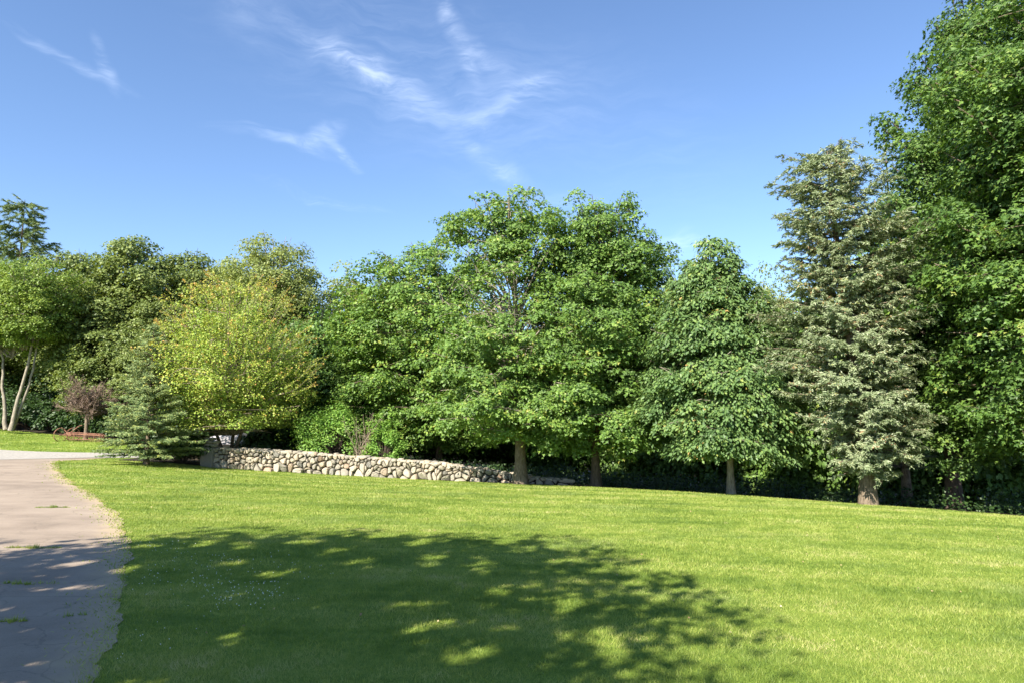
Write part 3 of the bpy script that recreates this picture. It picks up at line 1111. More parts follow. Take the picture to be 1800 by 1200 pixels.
# ------------------------------------------------------------------ behind the wall
b = base_at(400, 37.9)
Hy = top_h(400, 505, 38.2)
yst = [([(0, 0, 0), (-.25, 0, .8), (-.9, .1, 2.1), (-1.6, .2, 4.2), (-2.2, .2, 6.2)], .10),
       ([(.05, .1, 0), (.1, .2, 1.0), (.2, .5, 2.4), (-.2, .6, 5), (-.4, .6, 7.6)], .10),
       ([(.15, 0, 0), (.45, -.1, .9), (.9, -.3, 2.0), (1.6, -.3, 4.2), (2.2, -.2, 6.5)], .11)]


def golden_shoots(sm, sl, rg):
    """spiky shoots standing out of the crown"""
    for k in range(420):
        phi = rg.uniform(0, 6.28)
        t = rg.uniform(.12, 1) ** .7
        rr = 4.2 * np.interp(t, [0, .35, .6, .8, 1], [.8, 1, .88, .66, .2]) * rg.uniform(.7, 1.0)
        s0 = np.array([math.cos(phi) * rr + .6, math.sin(phi) * rr - 1.1, 1.8 + t * (Hy - 2.0)])
        d = np.array([math.cos(phi) * .7, math.sin(phi) * .7, rg.uniform(.15, 1.0)])
        L = rg.uniform(.5, 1.7)
        pts = bez(s0, s0 + d * L * .5, s0 + d * L + np.array([0, 0, -.12 * L]), 5)
        tube(sm, pts, np.linspace(.013, .005, 5), 3)
        n = int(34 * L)
        u = rg.uniform(0, 1, n)
        idx = np.minimum(3, (u * 4).astype(int))
        pos = pts[idx] + (pts[idx + 1] - pts[idx]) * (u * 4 - idx)[:, None] + rg.normal(0, .035, (n, 3))
        leaves(sl, pos, rg.normal(0, .6, (n, 3)) + np.array([0, 0, .8]), d + rg.normal(0, .8, (n, 3)), rg.uniform(.05, .10, n), np.clip(.4 + u * .6 + rg.normal(0, .1, n), 0, 1))


yt = broadleaf('golden_tree', 'golden green spreading tree with orange tips on several forked stems behind the wall', 'tree', b, Hy, 3.95, 1.85,
               prof([(0, .72), (.1, .95), (.35, 1), (.55, .92), (.75, .70), (.9, .5), (1, .3)]), M['yellow'], M['bark'], .12, 130, 11, 72, .09, 'kite', seed=17,
               stems=yst, clump=.5, flat=.8, droop=.25, twigm=M['twig'], rise=.6, shift=(.7, -1.3), extra=golden_shoots, clear=lambda p: (p[:, 2] < 2.0) & (p[:, 0] > -2.0) & (p[:, 0] < 3.1))
def shrub(name, label, base, H, Rw, leafm, seed, n=9000, leaf=.09, cat='shrub', group=None, flatb=.85):
    """rounded bush: many stems from the foot, leaves in clumps through an uneven dome"""
    rg = np.random.default_rng(seed)
    root = empty(name, base, label, cat, group)
    wood, lf = MB(), MB()
    nc = max(24, int(n / 90))
    for k in range(nc):
        phi = rg.uniform(0, 6.28)
        el = math.asin(rg.uniform(-.1, 1) ** 1 if True else 0) if rg.uniform() > .02 else 1.2
        rr = rg.uniform(.62, 1.0) * (1 + .16 * math.sin(3 * phi + seed) + .1 * math.sin(5 * phi + 4 * el + seed))
        c = np.array([math.cos(phi) * math.cos(el) * Rw * rr, math.sin(phi) * math.cos(el) * Rw * rr, max(.12, H * .28 + math.sin(el) * H * .68 * rr)])
        s0 = np.array([c[0] * .08, c[1] * .08, 0])
        tube(wood, bez(s0, c * np.array([.35, .35, .7]), c, 4), [.02, .014, .01, .005], 3)
        m_ = int(n / nc)
        dv = nrm(rg.normal(0, 1, (m_, 3)))
        cr = Rw * .24 + .1
        pos = c + dv * (rg.uniform(0, 1, m_) ** .4)[:, None] * np.array([cr, cr, cr * .7])
        pos[:, 2] = np.maximum(pos[:, 2], .05)
        out = nrm(c)
        leaves(lf, pos, dv * .7 + out * .6 + np.array([0, 0, .5]) + rg.normal(0, .35, (m_, 3)), rg.normal(0, .7, (m_, 3)) + out, leaf * rg.uniform(.6, 1.3, m_),
               np.clip(rg.beta(2.2, 2.2, m_) + rg.normal(0, .09), 0, 1), 'kite')
    wood.build('stems', M['bark_dark'], root, True)
    lf.build('foliage', leafm, root)
    return root


shrub('shrub', 'large bright green rounded shrub behind the wall, right of the golden tree', base_at(585, 37.6), top_h(585, 704, 37.6), 1.9, M['shrub'], 4, 15000, .10)
shrub('shrub', 'small bright green shrub behind the wall, right of the bare vine', base_at(676, 35.9), top_h(676, 730, 35.9), 1.02, M['shrub'], 9, 7000, .09)
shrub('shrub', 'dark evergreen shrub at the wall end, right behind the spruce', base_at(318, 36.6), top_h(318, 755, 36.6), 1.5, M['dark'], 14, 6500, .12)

# bare twisted vine between the two shrubs
rg = np.random.default_rng(5)
b = base_at(637, 35.8)
vr = empty('bare_vine', b, 'bare grey brown twiggy vine standing between the two bright shrubs', 'vine')
mb = MB()
for k in range(26):
    x0, y0 = rg.normal(0, .12), rg.normal(0, .1)
    Ht = top_h(637, 722, 35.8) * rg.uniform(.5, 1.0)
    pts = [np.array([x0, y0, 0])]
    d = np.array([rg.normal(0, .12), rg.normal(0, .1), 1])
    for s in range(8):
        pts.append(pts[-1] + d * Ht / 8)
        d = d + np.array([rg.normal(0, .13), rg.normal(0, .1), 0])
    tube(mb, pts, np.linspace(.022, .006, 9), 4)
    for s in range(4):
        p0 = pts[rg.integers(2, 8)]
        tube(mb, [p0, p0 + rg.normal(0, .14, 3) + np.array([0, 0, .12]), p0 + rg.normal(0, .25, 3) + np.array([0, 0, .25])], [.01, .007, .004], 3)
o = mb.build('stems', M['twig'], vr, True)


# ------------------------------------------------------------------ background wood
def copy_tree(src, loc, sc, rz, label, group=None):
    r = src.copy()
    COL.objects.link(r)
    r.location = loc
    r.scale = (sc[0], sc[0], sc[1])
    r.rotation_euler = (0, 0, rz)
    r['label'] = label
    if group:
        r['group'] = group
    for ch in list(src.children):
        c = ch.copy()
        COL.objects.link(c)
        c.parent = r
    return r


G_WOOD = 'oaks of the wood beyond the drive'


def placed(src, srcH, srcR, px, topy, Y, hw, rz, label, group):
    bb = base_at(px, Y)
    Ht = top_h(px, topy, Y)
    s = hw * Y / F / srcR
    return copy_tree(src, bb, (s, Ht / srcH), rz, label, group)


# first oak of the far wood, then its likes
Y0 = 62
oak1 = broadleaf('oak_tree', 'wide dull green oak, highest of the wood left of the pale tree', 'oak tree', base_at(215, Y0), top_h(215, 410, Y0), 6.2, 3.0,
                 ROUND, M['oak'], M['bark_dark'], .35, 150, 10, 95, .22, 'kite', seed=51, group=G_WOOD, clump=.85, droop=.3, twigs=False, near=.35)
H1, R1 = top_h(215, 410, Y0), 6.2
oak2 = broadleaf('oak_tree', 'olive green oak between the highest oak and the pale tree', 'oak tree', base_at(322, 64), top_h(322, 432, 64), 5.6, 3.0,
                 OVAL, M['oak'], M['bark_dark'], .35, 150, 10, 95, .22, 'kite', seed=52, group=G_WOOD, clump=.85, droop=.3, twigs=False, near=.35)
H2, R2 = top_h(322, 432, 64), 5.6
placed(oak2, H2, R2, 118, 434, 66, 95, 1.2, 'oak at the left of the wood, behind the leaning pale stems', G_WOOD)
placed(oak1, H1, R1, 60, 480, 70, 110, 2.2, 'oak behind the pale stemmed trees below the ragged pine', G_WOOD)
placed(oak2, H2, R2, -30, 470, 66, 120, 4.0, 'oak half out of the frame at the far left', G_WOOD)
placed(oak1, H1, R1, 185, 560, 57, 75, 3.4, 'low grey green oak standing before the others, over the dead tree', G_WOOD)
placed(oak2, H2, R2, 270, 520, 58, 80, .6, 'oak behind the small spruce, below the highest crowns', G_WOOD)
placed(oak1, H1, R1, 400, 455, 68, 95, 5.0, 'oak behind the pale open crowned tree', G_WOOD)
G_BACK = 'low trees far behind the lawn maples'
# pale tree with open crown
Hp = top_h(465, 404, 54)
broadleaf('silver_maple_tree', 'tall pale grey green tree with open crown and bare limbs above the golden tree', 'tree', base_at(475, 54), Hp, 4.2, 5.0,
          prof([(0, .6), (.25, .95), (.55, 1), (.8, .85), (.93, .55), (1, .25)]), M['pale'], M['bark_pale'], .28, 120, 10, 120, .16, 'kite', seed=61, shift=(-.4, 0), clump=.8, droop=.55, rise=.5)
mid = broadleaf('yellow_green_tree', 'pale yellow green tree showing low between the pale tree and the round maple', 'tree', base_at(605, 60), top_h(605, 476, 60), 4.2, 2.5,
                ROUND, M['pale'], M['bark_dark'], .25, 110, 9, 75, .21, 'kite', seed=71, group=G_BACK, clump=.95, twigs=False, near=.35, tintb=.05)
Hm, Rm = top_h(605, 476, 60), 4.2
placed(mid, Hm, Rm, 680, 482, 64, 70, 2.0, 'pale yellow green treetop tucked against the left side of the round maple', G_BACK)
dk = broadleaf('dark_tree', 'dark green tree filling the gap behind the golden tree and the large shrub', 'tree', base_at(560, 45), top_h(560, 540, 45), 4.0, 1.0,
               ROUND, M['maple'], M['bark_dark'], .2, 100, 9, 75, .20, 'kite', seed=81, group=G_BACK, clump=.85, twigs=False, near=.35, tintb=-.1)
Hd, Rd = top_h(560, 540, 45), 4.0
for k, (px, ty, Y, hw, rz, lb) in enumerate([
        (660, 620, 47, 110, 1.0, 'dark tree behind the small bright shrub'),
        (790, 610, 50, 110, 2.1, 'dark tree behind the trunk of the round maple'),
        (890, 585, 52, 100, 3.3, 'dark tree behind the thin topped maple'),
        (985, 590, 49, 100, 4.4, 'dark tree behind the gap between the two tall maples'),
        (1100, 560, 48, 100, .4, 'dark tree behind the dense maple, towards the chestnut'),
        (1205, 560, 44, 100, 5.3, 'dark tree left behind the chestnut'),
        (1330, 555, 42, 110, 2.7, 'dark tree right behind the chestnut'),
        (1440, 500, 40, 120, 3.9, 'dark tree behind the silvery cypress'),
        (1560, 420, 38, 130, 1.7, 'dark tree behind the pale cypress top'),
        (1700, 400, 36, 150, 4.9, 'dark tree behind the tall maple right of the silvery cypress'),
        (1850, 380, 34, 160, .9, 'dark tree behind the right frame edge'),
        (440, 600, 50, 100, 3.0, 'dark tree deep behind the golden tree')]):
    placed(dk, Hd, Rd, px, ty, Y, hw, rz, lb, G_BACK)
placed(mid, Hm, Rm, 1185, 474, 45, 62, 1.1, 'light green treetop between the dense maple and the chestnut', G_BACK)
placed(mid, Hm, Rm, 1352, 482, 44, 62, 2.9, 'light green treetop between the chestnut and the silvery cypress', G_BACK)
placed(mid, Hm, Rm, 1390, 500, 41, 55, 4.2, 'light green treetop tucked against the silvery cypress', G_BACK)

# bright tree with pale leaning stems at the far left
def rel(pts, bb, Y):
    return [tuple(at(px, py, Y) - bb) for px, py in pts]


bb = base_at(18, 55)
broadleaf('bright_tree', 'bright green tree on two pale leaning stems at the left forest edge', 'tree', bb, top_h(60, 448, 55), 3.5, top_h(60, 585, 55),
          WIDE_TOP, M['bright'], M['bark_pale'], .13, 62, 10, 95, .14, 'kite', seed=91, shift=(1.6, 0), clump=.62,
          stems=[(rel([(19, 756), (34, 690), (50, 640), (56, 600), (66, 560), (84, 520)], bb, 55), .16),
                 (rel([(22, 752), (44, 700), (60, 640), (66, 600), (84, 570), (100, 540)], bb, 55.3), .13)])
bb = base_at(10, 55.5)
broadleaf('bright_tree', 'bright green tree on one crooked pale stem at the left frame edge', 'tree', bb, top_h(-10, 455, 55.5), 3.6, top_h(0, 600, 55.5),
          WIDE_TOP, M['bright'], M['bark_pale'], .13, 62, 10, 95, .14, 'kite', seed=92, shift=(-1.0, 0), clump=.62,
          stems=[(rel([(11, 754), (9, 710), (3, 672), (7, 640), (-2, 605), (-10, 550)], bb, 55.5), .15)])

# dead brown tree
b = base_at(148, 53.5)
Hd_ = top_h(148, 640, 53.5)
dt = empty('dead_tree', b, 'small dead brown tree with fine bare twigs behind the rusty rake', 'dead tree')
rg = np.random.default_rng(12)
tk, tw = MB(), MB()
tube(tk, [(0, 0, -.1), (.02, 0, .7), (0, 0, 1.7), (.05, 0, 2.3)], [.2, .14, .12, .10], 8)
for k in range(46):
    phi = k * 2.4 + rg.normal(0, .3)
    el = rg.uniform(.1, 1.3)
    L = rg.uniform(.9, 3.1) * (1 if el < .9 else .9)
    s0 = np.array([.03, 0, rg.uniform(1.6, 2.6)])
    e = s0 + np.array([math.cos(phi) * math.cos(el), math.sin(phi) * math.cos(el), math.sin(el)]) * L
    e[2] = min(e[2], Hd_)
    br = bez(s0, (s0 + e) / 2 + np.array([0, 0, -.15]), e, 7)
    tube(tw, br, np.linspace(.045, .01, 7), 4, .8)
    for s in range(30):
        p0 = br[rg.integers(2, 7)]
        d = nrm(e - s0) + rg.normal(0, .55, 3)
        Lt = rg.uniform(.2, .6)
        tube(tw, [p0, p0 + d * Lt * .5 + rg.normal(0, .04, 3), p0 + d * Lt], [.010, .008, .004], 3, rg.uniform(.1, .9))
        n = 10
        ps = p0 + d * (rg.uniform(.2, 1, n) * Lt)[:, None]
        leaves(tw, ps, rg.normal(0, 1, (n, 3)), d + rg.normal(0, .7, (n, 3)), rg.uniform(.07, .16, n), rg.uniform(0, 1, n), 'blade')
tk.build('trunk', M['bark'], dt, True)
tw.build('twigs', M['dead'], dt)

# dark bushes closing the forest edge at the left
G_BUSH = 'dark bushes along the forest edge'
for k, (px, ty, Y, rw, lb) in enumerate([(-25, 690, 59, 3.0, 'dark bush at the left frame edge behind the crooked stem'), (45, 700, 59, 2.8, 'dark bush behind the two pale leaning stems'),
                                         (88, 692, 58, 2.2, 'dark bush left of the dead brown tree'), (128, 715, 57.5, 2.2, 'dark bush behind the wheel end of the rake'),
                                         (175, 700, 57, 2.4, 'dark bush between the dead tree and the spruce'), (225, 715, 55, 2.2, 'dark bush behind the lower branches of the spruce'),
                                         (290, 730, 50, 2.2, 'dark bush behind the spruce towards the wall'), (350, 725, 47, 2.0, 'dark bush behind the grey roof'),
                                         (478, 742, 41, 1.9, 'dark bush under the right side of the golden tree'),
                                         (20, 668, 63, 3.4, 'taller dark bush deep behind the pale stems'), (110, 660, 64, 3.6, 'taller dark bush deep behind the dead brown tree')]):
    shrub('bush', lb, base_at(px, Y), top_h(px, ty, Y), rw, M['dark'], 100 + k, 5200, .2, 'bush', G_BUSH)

# ------------------------------------------------------------------ undergrowth in the shade under the trees
mb = MB()
rg = np.random.default_rng(33)
for k in range(520):
    X = rg.uniform(-9, 26)
    Y = lawn_end(X) + rg.gamma(1.6, 2.6) + 2.2
    m_ = rg.integers(25, 70)
    hh = rg.uniform(.2, .9) * (1.2 if Y - lawn_end(X) > 4 else .7)
    z = z1(X, Y)
    pos = np.stack([X + rg.normal(0, .4, m_), Y + rg.normal(0, .4, m_), z + rg.uniform(.03, 1, m_) * hh], -1)
    leaves(mb, pos, rg.normal(0, .5, (m_, 3)) + np.array([0, -.3, .8]), rg.normal(0, 1, (m_, 3)), rg.uniform(.06, .15, m_), rg.uniform(0, .8, m_))
    for s in range(3):
        tube(mb, [(X, Y, z), (X + rg.normal(0, .15), Y, z + hh * .6), (X + rg.normal(0, .3), Y, z + hh)], [.008, .006, .003], 3, .1)
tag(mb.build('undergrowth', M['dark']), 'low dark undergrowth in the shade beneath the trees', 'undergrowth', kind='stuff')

# ------------------------------------------------------------------ fieldstone wall
wall_top = [(380, 786), (420, 788), (480, 791), (540, 795), (600, 799), (650, 803), (700, 807), (760, 812), (800, 816), (850, 823), (900, 831), (935, 837), (1000, 843)]
wall_bot = [(380, 823), (500, 829), (620, 837), (700, 842), (780, 847), (850, 850), (905, 852), (1000, 855)]
wall_Y = [(355, 36.7), (500, 35.7), (650, 34.6), (780, 33.3), (905, 32.3), (1005, 31.9)]
wp = np.array(wall_Y)


def wall_pt(px):
    Y = np.interp(px, wp[:, 0], wp[:, 1])
    p = at(px, 800, Y)
    return np.array([p.x, Y])


pxs = np.linspace(362, 1003, 400)
path = np.array([wall_pt(p) for p in pxs])
arc = np.concatenate([[0], np.cumsum(np.linalg.norm(np.diff(path, axis=0), axis=1))])
LEN = arc[-1]
tops = []
for p, xy in zip(pxs, path):
    ty = np.interp(p, [q_[0] for q_ in wall_top], [q_[1] for q_ in wall_top])
    tops.append(at(p, ty, xy[1]).z - z1(xy[0], xy[1]))
tops = np.maximum(np.array(tops), .26)


def wall_frame(s):
    x = np.interp(s, arc, path[:, 0])
    y = np.interp(s, arc, path[:, 1])
    x2 = np.interp(s + .05, arc, path[:, 0]) if s + .05 < LEN else x
    a_, b_ = max(s - .3, 0), min(s + .3, LEN)
    d = np.array([np.interp(b_, arc, path[:, 0]) - np.interp(a_, arc, path[:, 0]), np.interp(b_, arc, path[:, 1]) - np.interp(a_, arc, path[:, 1])])
    d /= np.linalg.norm(d)
    return np.array([x, y]), d, np.array([d[1], -d[0]])       # position, along, towards the lawn


def clip(poly, p, q_, dw=0.0):
    """keep the part of poly nearer p than q_, dw: how much larger p is than q_"""
    n = q_ - p
    c = n @ (p + q_) / 2 + dw
    out = []
    for i_ in range(len(poly)):
        a, b_ = poly[i_], poly[(i_ + 1) % len(poly)]
        da, db = n @ a - c, n @ b_ - c
        if da <= 0:
            out.append(a)
        if (da < 0) != (db < 0) and abs(da - db) > 1e-9:
            out.append(a + (b_ - a) * da / (da - db))
    return out


rg = np.random.default_rng(9)
seeds = []
s = 0.0
rows = [(0.12, .50, .15), (.31, .36, .13), (.46, .30, .11), (.60, .30, .10), (.74, .26, .10), (.87, .24, .09), (.99, .22, .09)]
for (h, wd, jit) in rows:
    s = rg.uniform(0, .2)
    while s < LEN:
        th = np.interp(s, arc, tops)
        sc = np.interp(th, [.2, 1.1], [.5, 1.0])
        hh = h * (.75 + .25 * sc)
        if hh < th + .02:
            if rg.uniform() > .10:
                seeds.append([s, hh + rg.normal(0, jit * .62)])
        s += wd * rg.uniform(.5, 1.85)
seeds = np.array(seeds)
wts = rg.uniform(0, 1, len(seeds)) ** 1.5 * .045 * np.interp(seeds[:, 1], [0, 1], [1.2, .5])
mb = MB()


def stone(mb, poly, origin_s, depth_sign, bulge, tintv):
    """poly in (s,h); makes a rounded stone proud of the wall face"""
    poly = np.array(poly)
    for _ in range(1):                                       # break the corners
        nxt = np.roll(poly, -1, 0)
        poly = np.stack([poly * .76 + nxt * .24, poly * .24 + nxt * .76], 1).reshape(-1, 2)
    c = poly.mean(0)
    n = len(poly)
    sz = math.sqrt(max(1e-4, abs(np.sum(poly[:, 0] * np.roll(poly[:, 1], -1) - np.roll(poly[:, 0], -1) * poly[:, 1]) / 2)))
    inset = max(.76, 1 - rg.uniform(.014, .042) / (sz * .5 + .01))
    rings = [(inset * .98, -.16), (inset, -.02), (inset * .96, .45 * bulge), (inset * .80, .88 * bulge), (inset * .42, 1.0 * bulge)]
    tilt = rg.normal(0, .30, 2)
    V = []
    for (k, d) in rings:
        P_ = c + (poly - c) * k
        jn = rg.normal(0, .010, n)
        for p_, j_ in zip(P_, jn):
            dd = d + (p_ - c) @ tilt * (d > 0) + (j_ if d > 0 else 0)
            xy, al, nr = wall_frame(min(max(p_[0], 0), LEN))
            face = .27 * depth_sign
            q2 = xy + al * 0 + nr * (face + dd * depth_sign)
            V.append([q2[0], q2[1], z1(*xy) + p_[1]])
    dd = 1.02 * bulge
    xy, al, nr = wall_frame(min(max(c[0], 0), LEN))
    q2 = xy + nr * (.27 * depth_sign + dd * depth_sign)
    V.append([q2[0], q2[1], z1(*xy) + c[1]])
    F_ = []
    R_ = len(rings)
    for r in range(R_ - 1):
        for i_ in range(n):
            j_ = (i_ + 1) % n
            F_.append([r * n + i_, r * n + j_, (r + 1) * n + j_, (r + 1) * n + i_])
    mb.add(V, F_ if depth_sign > 0 else [f[::-1] for f in F_], tintv)
    T_ = [[(R_ - 1) * n + i_, (R_ - 1) * n + (i_ + 1) % n, R_ * n] for i_ in range(n)]
    mb.add(np.zeros((0, 3)), np.array(T_) - len(V) if depth_sign > 0 else np.array(T_)[:, ::-1] - len(V), tintv)


for i_, sd in enumerate(seeds):
    th = float(np.interp(sd[0], arc, tops))
    d = np.abs(seeds - sd).sum(1)
    near_i = np.argsort(d)[1:22]
    hi = th + rg.uniform(-.02, .03)
    poly = [np.array(p) for p in ([sd[0] - .5, -.06], [sd[0] + .5, -.06], [sd[0] + .5, hi], [sd[0] - .5, hi])]
    poly = [np.array([min(max(p[0], 0), LEN), p[1]]) for p in poly]
    for k in near_i:
        if len(poly) < 3:
            break
        poly = clip(poly, sd, seeds[k], (wts[i_] - wts[k]) / 2)
    if len(poly) < 3:
        continue
    P_ = np.array(poly)
    if np.ptp(P_[:, 0]) < .06 or np.ptp(P_[:, 1]) < .04:
        continue
    tv = np.clip(rg.beta(2, 2) + rg.normal(0, .1), 0, 1)
    stone(mb, poly, sd[0], 1, rg.uniform(.05, .15), tv)


def blob(mb, c, r, rg, tintv, rz=0.0, n=(7, 10)):
    """a lumpy fieldstone"""
    th = np.linspace(0, math.pi, n[0])
    ph = np.linspace(0, 2 * math.pi, n[1], endpoint=False)
    T, P_ = np.meshgrid(th, ph, indexing='ij')
    d = np.stack([np.sin(T) * np.cos(P_), np.sin(T) * np.sin(P_), np.cos(T)], -1)
    sup = np.sign(d) * np.abs(d) ** .72
    k = 1 + .10 * np.sin(3 * P_ + rg.uniform(0, 6)) * np.sin(T) + rg.normal(0, .035, T.shape) * np.sin(T)
    V = sup * k[..., None] * np.asarray(r)
    ca, sa = math.cos(rz), math.sin(rz)
    V = V @ np.array([[ca, sa, 0], [-sa, ca, 0], [0, 0, 1]]) + np.asarray(c)
    a_, b_ = np.meshgrid(np.arange(n[0] - 1), np.arange(n[1]), indexing='ij')
    i2 = (a_ * n[1] + b_).ravel()
    j2 = (a_ * n[1] + (b_ + 1) % n[1]).ravel()
    mb.add(V.reshape(-1, 3), np.stack([i2, i2 + n[1], j2 + n[1], j2], -1), tintv)


# cap stones and the back face
s = .1
while s < LEN - .05:
    th = float(np.interp(s, arc, tops))
    xy, al, nr = wall_frame(s)
    w1 = rg.uniform(.12, .24)
    rz = math.atan2(al[1], al[0])
    for off in (.17, -.17):
        q2 = xy + nr * (off + rg.normal(0, .03)) + al * rg.normal(0, .04)
        blob(mb, (q2[0], q2[1], z1(*xy) + th - rg.uniform(.0, .05)), (w1, rg.uniform(.13, .2), rg.uniform(.05, .10)), rg, np.clip(rg.beta(2, 2), 0, 1), rz + rg.normal(0, .3))
    s += w1 * 1.75
s = .1
while s < LEN - .05:
    th = float(np.interp(s, arc, tops))
    xy, al, nr = wall_frame(s)
    h = .1
    while h < th - .05:
        q2 = xy - nr * .24 + al * rg.normal(0, .06)
        blob(mb, (q2[0], q2[1], z1(*xy) + h), (rg.uniform(.16, .26), .14, rg.uniform(.11, .16)), rg, rg.uniform(0, 1), math.atan2(al[1], al[0]), (5, 8))
        h += .22
    s += .36
p0 = wall_pt(362)
wroot = empty('stone_wall', (0, 0, 0), 'dry laid fieldstone wall running along the lawn edge, lower towards the right', 'stone wall')
wo_ = mb.build('stones', M['stone'], wroot, False)
mb = MB()
ss = np.linspace(0.05, LEN - .05, 120)
V = []
for s in ss:
    xy, al, nr = wall_frame(s)
    th = float(np.interp(s, arc, tops)) - .05
    g0 = z1(*xy)
    for (o_, h) in ((.21, -.1), (.21, th), (-.21, th), (-.21, -.1)):
        q2 = xy + nr * o_
        V.append([q2[0], q2[1], g0 + h])
F_ = []
for k in range(len(ss) - 1):
    for a_ in range(3):
        F_.append([k * 4 + a_, (k + 1) * 4 + a_, (k + 1) * 4 + a_ + 1, k * 4 + a_ + 1])
F_.append([0, 1, 2, 3])
F_.append([(len(ss) - 1) * 4 + 3, (len(ss) - 1) * 4 + 2, (len(ss) - 1) * 4 + 1, (len(ss) - 1) * 4])
mb.add(V, F_)
mb.build('core', M['gap_shade'], wroot)  # added dark box inside the wall, so the gaps look shaded
# upright slab closing the left end, with loose stones on top
xy, al, nr = wall_frame(0.0)
mb = MB()
c = np.array([at(369, 800, 36.3).x, 36.35])
z0_ = z1(*c)
rzz = math.atan2(al[1], al[0])
n1 = 9
prof_ = []
slab = np.array([(-.33, -.1), (.33, -.1), (.35, .4), (.33, .88), (.24, 1.0), (-.22, 1.04), (-.33, .95), (-.36, .5)])
for dpt, k in ((.34, .96), (.30, 1.0), (-.30, 1.0), (-.34, .96)):
    for q_ in slab:
        lx, lz = q_[0] * k, q_[1] * k
        prof_.append([c[0] + al[0] * lx + nr[0] * dpt, c[1] + al[1] * lx + nr[1] * dpt, z0_ + lz])
F_ = []
for r in range(3):
    for i_ in range(8):
        j_ = (i_ + 1) % 8
        F_.append([r * 8 + i_, r * 8 + j_, (r + 1) * 8 + j_, (r + 1) * 8 + i_])
mb.add(prof_, F_, .12)
mb.add(np.array(prof_)[:8], [list(range(8))], .12)
mb.add(np.array(prof_)[-8:], [list(range(8))[::-1]], .12)
mb.build('end_slab', M['stone'], wroot)
mb = MB()
for (dx, dz, rx, rz_) in [(-.12, 1.12, .26, .10), (.2, 1.10, .22, .09), (-.05, 1.28, .22, .09), (.28, 1.26, .18, .08), (-.16, 1.42, .16, .09), (.1, 1.43, .13, .07)]:
    blob(mb, (c[0] + al[0] * dx, c[1] + al[1] * dx, z0_ + dz), (rx, .22, rz_), rg, rg.uniform(0, .5), rzz + rg.normal(0, .2))
mb.build('loose_stones', M['stone'], wroot, True)

# ------------------------------------------------------------------ small shed behind the wall: grey hip roof, beige walls
Ys = 42.0
b = base_at(405, Ys)
sh_ = empty('shed', b, 'low beige shed with grey peaked roof showing over the left end of the wall', 'shed')
ze = at(400, 776, Ys).z - b.z
zp = at(408, 757, Ys).z - b.z
mb = MB()
box(mb, (.1, 0, ze / 2), (2.5, 2.2, ze))
mb.build('wall', M['siding'], sh_)
mb = MB()
e, y_ = 1.62, 1.5
V = [(-e - .1, -y_, ze - .08), (e, -y_, ze - .12), (e, y_, ze - .12), (-e - .1, y_, ze - .08), (-e - .1, -y_, ze + .0), (e, -y_, ze - .04), (e, y_, ze - .04), (-e - .1, y_, ze + .0), (-.1, 0, zp), (.5, 0, zp)]
mb.add(V, [[3, 2, 1, 0]])
mb.add(V, [[0, 1, 5, 4], [1, 2, 6, 5], [2, 3, 7, 6], [3, 0, 4, 7], [4, 5, 9, 8], [6, 7, 8, 9]])
mb.add(V, [[5, 6, 9], [7, 4, 8]])
mb.build('roof', M['roof'], sh_)

# ------------------------------------------------------------------ rusty hay rake
Yr = 52.2
cr_ = base_at(140, Yr)
rk = empty('hay_rake', cr_, 'rusty antique side delivery hay rake standing on the grass below the forest', 'hay rake')
mb = MB()
# frame rails
x0, x1 = -1.05, 1.65
for (yy_, zz_) in ((-.35, .52), (.35, .52), (0, .62)):
    tube(mb, [(x0, yy_, zz_ + .05), (0, yy_, zz_ + .03), (x1, yy_, zz_ - .08)], [.03] * 3, 6, cap=True)
for xx in (-1.0, -.3, .5, 1.2, 1.6):
    tube(mb, [(xx, -.36, .5), (xx, 0, .63), (xx, .36, .5)], [.022] * 3, 5, cap=True)
    tube(mb, [(xx, -.36, .52), (xx, -.4, .2)], [.018] * 2, 5, cap=True)
mb.build('frame', M['rust'], rk)
for k in range(5):
    mb = MB()
    a = k * 2 * math.pi / 5 + .3
    yy_, zz_ = math.cos(a) * .26, .34 + math.sin(a) * .22
    tube(mb, [(x0 + .15, yy_, zz_ + .03), (x1 - .05, yy_, zz_ - .05)], [.02] * 2, 5, cap=True)
    for xx in np.arange(x0 + .2, x1 - .05, .13):
        tube(mb, [(xx, yy_, zz_), (xx + .01, yy_ - .02, zz_ - .12), (xx + .02, yy_ - .07, zz_ - .24)], [.009, .008, .006], 4)
    mb.build('tooth_bar', M['rust'], rk)
for xx in (x0 + .15, x1 - .05):
    mb = MB()
    a = np.linspace(0, 2 * math.pi, 17)
    tube(mb, np.stack([np.full(17, xx), np.cos(a) * .26, .34 + np.sin(a) * .22], -1), [.018] * 17, 5)
    for k in range(5):
        an = k * 2 * math.pi / 5 + .3
        tube(mb, [(xx, 0, .34), (xx, math.cos(an) * .26, .34 + math.sin(an) * .22)], [.014] * 2, 4)
    mb.build('reel_end', M['rust'], rk)


def wheel(cx, cy, r, rz, n=10):
    mb_ = MB()
    a = np.linspace(0, 2 * math.pi, 29)
    ca, sa = math.cos(rz), math.sin(rz)

    def tw_(u, v, z):
        return (cx + u * ca - v * sa, cy + u * sa + v * ca, z)
    tube(mb_, [tw_(math.cos(t) * r, 0, r + math.sin(t) * r) for t in a], [.032] * 29, 6)
    for k in range(n):
        t = k * 2 * math.pi / n
        tube(mb_, [tw_(0, 0, r), tw_(math.cos(t) * r, 0, r + math.sin(t) * r)], [.012] * 2, 4)
    tube(mb_, [tw_(0, -.1, r), tw_(0, .1, r)], [.05] * 2, 8, cap=True)
    return mb_


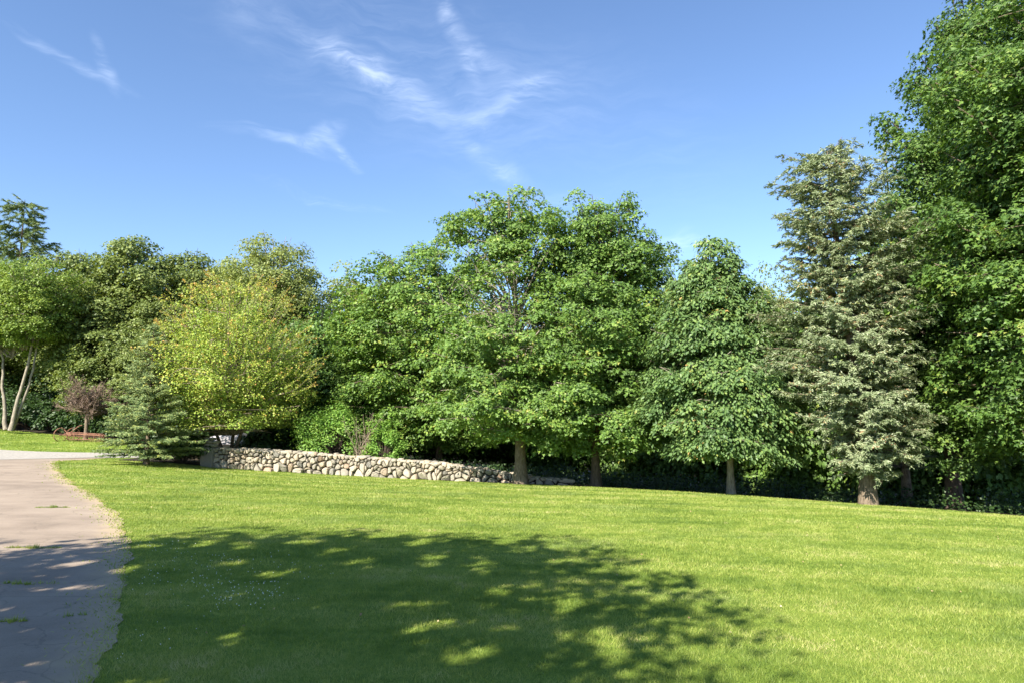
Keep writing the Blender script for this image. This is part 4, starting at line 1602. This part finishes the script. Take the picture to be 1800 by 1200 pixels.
wheel(-1.42, -.15, .50, R(62)).build('wheel', M['rust'], rk)
wheel(-1.05, .75, .50, R(62)).build('wheel', M['rust'], rk)
wheel(1.75, 0, .26, R(80), 6).build('wheel', M['rust'], rk)
mb = MB()
tube(mb, [(-1.0, 0, .55), (-.6, -.05, .8), (-.15, -.1, 1.15), (.12, -.12, 1.22)], [.03, .028, .025, .03], 6, cap=True)
mb.build('lever', M['rust'], rk)
mb = MB()
tube(mb, [(-.95, 0, .55), (-1.2, 0, .8), (-1.5, 0, 1.05)], [.025] * 3, 6, cap=True)
mb.build('lever', M['rust'], rk)
mb = MB()
box(mb, (-.9, 0, .52), (.35, .35, .2), .3)
tube(mb, [(-1.0, -.15, .5), (-1.42, -.15, .5)], [.03] * 2, 6, cap=True)
mb.build('gearbox', M['rust'], rk)

# ------------------------------------------------------------------ shade trees behind the viewer, whose shadows lie on the lawn and drive
k1 = 1 / math.tan(SUN_EL)
off = np.array([-math.sin(SUN_AZ), math.cos(SUN_AZ)]) * k1


SU = Vector((SUN_DIR.y, -SUN_DIR.x, 0)).normalized()
SV = SUN_DIR.cross(SU)


def gaps(p):
    """openings in the crown that let flecks of sun through"""
    u = p @ np.array(SU)
    v = p @ np.array(SV)
    n = np.sin(3.1 * u + 1.6 * np.sin(1.4 * v)) * np.sin(4.3 * v + 1.9 * np.sin(1.3 * u + 1)) + .5 * np.sin(5.3 * u + 2 * np.sin(2.9 * v)) * np.sin(6.1 * v + 1.2)
    return n + .18 * np.sin(.6 * u + 1) - .12 * v / 6 > .79


def shade_tree(shadow_c, hc, Rw, H, z0, seed, label, boughs):
    c = np.array(shadow_c) - off * hc
    base = Vector((c[0], c[1], z1(c[0], c[1])))
    return broadleaf('maple_tree', label, 'maple tree', base, H, Rw, z0, ROUND, M['maple'], M['bark'], .3, boughs, 10, 30, .22, 'lobed', seed=seed, clump=.85, droop=.3, twigs=False, near=1.0, clear=gaps,
                     group='shade trees behind the viewer')


shade_tree((-4.2, 9.4), 8.6, 6.2, 12.6, 5.0, 201, 'maple behind the viewer whose shadow lies across the near lawn', 200)
shade_tree((-14.2, 8.9), 10.5, 5.7, 14.0, 6.6, 202, 'maple behind the viewer whose shadow lies across the drive', 140)
print('grass blades', g_n, 'faces', sum(len(m.polygons) for m in bpy.data.meshes))
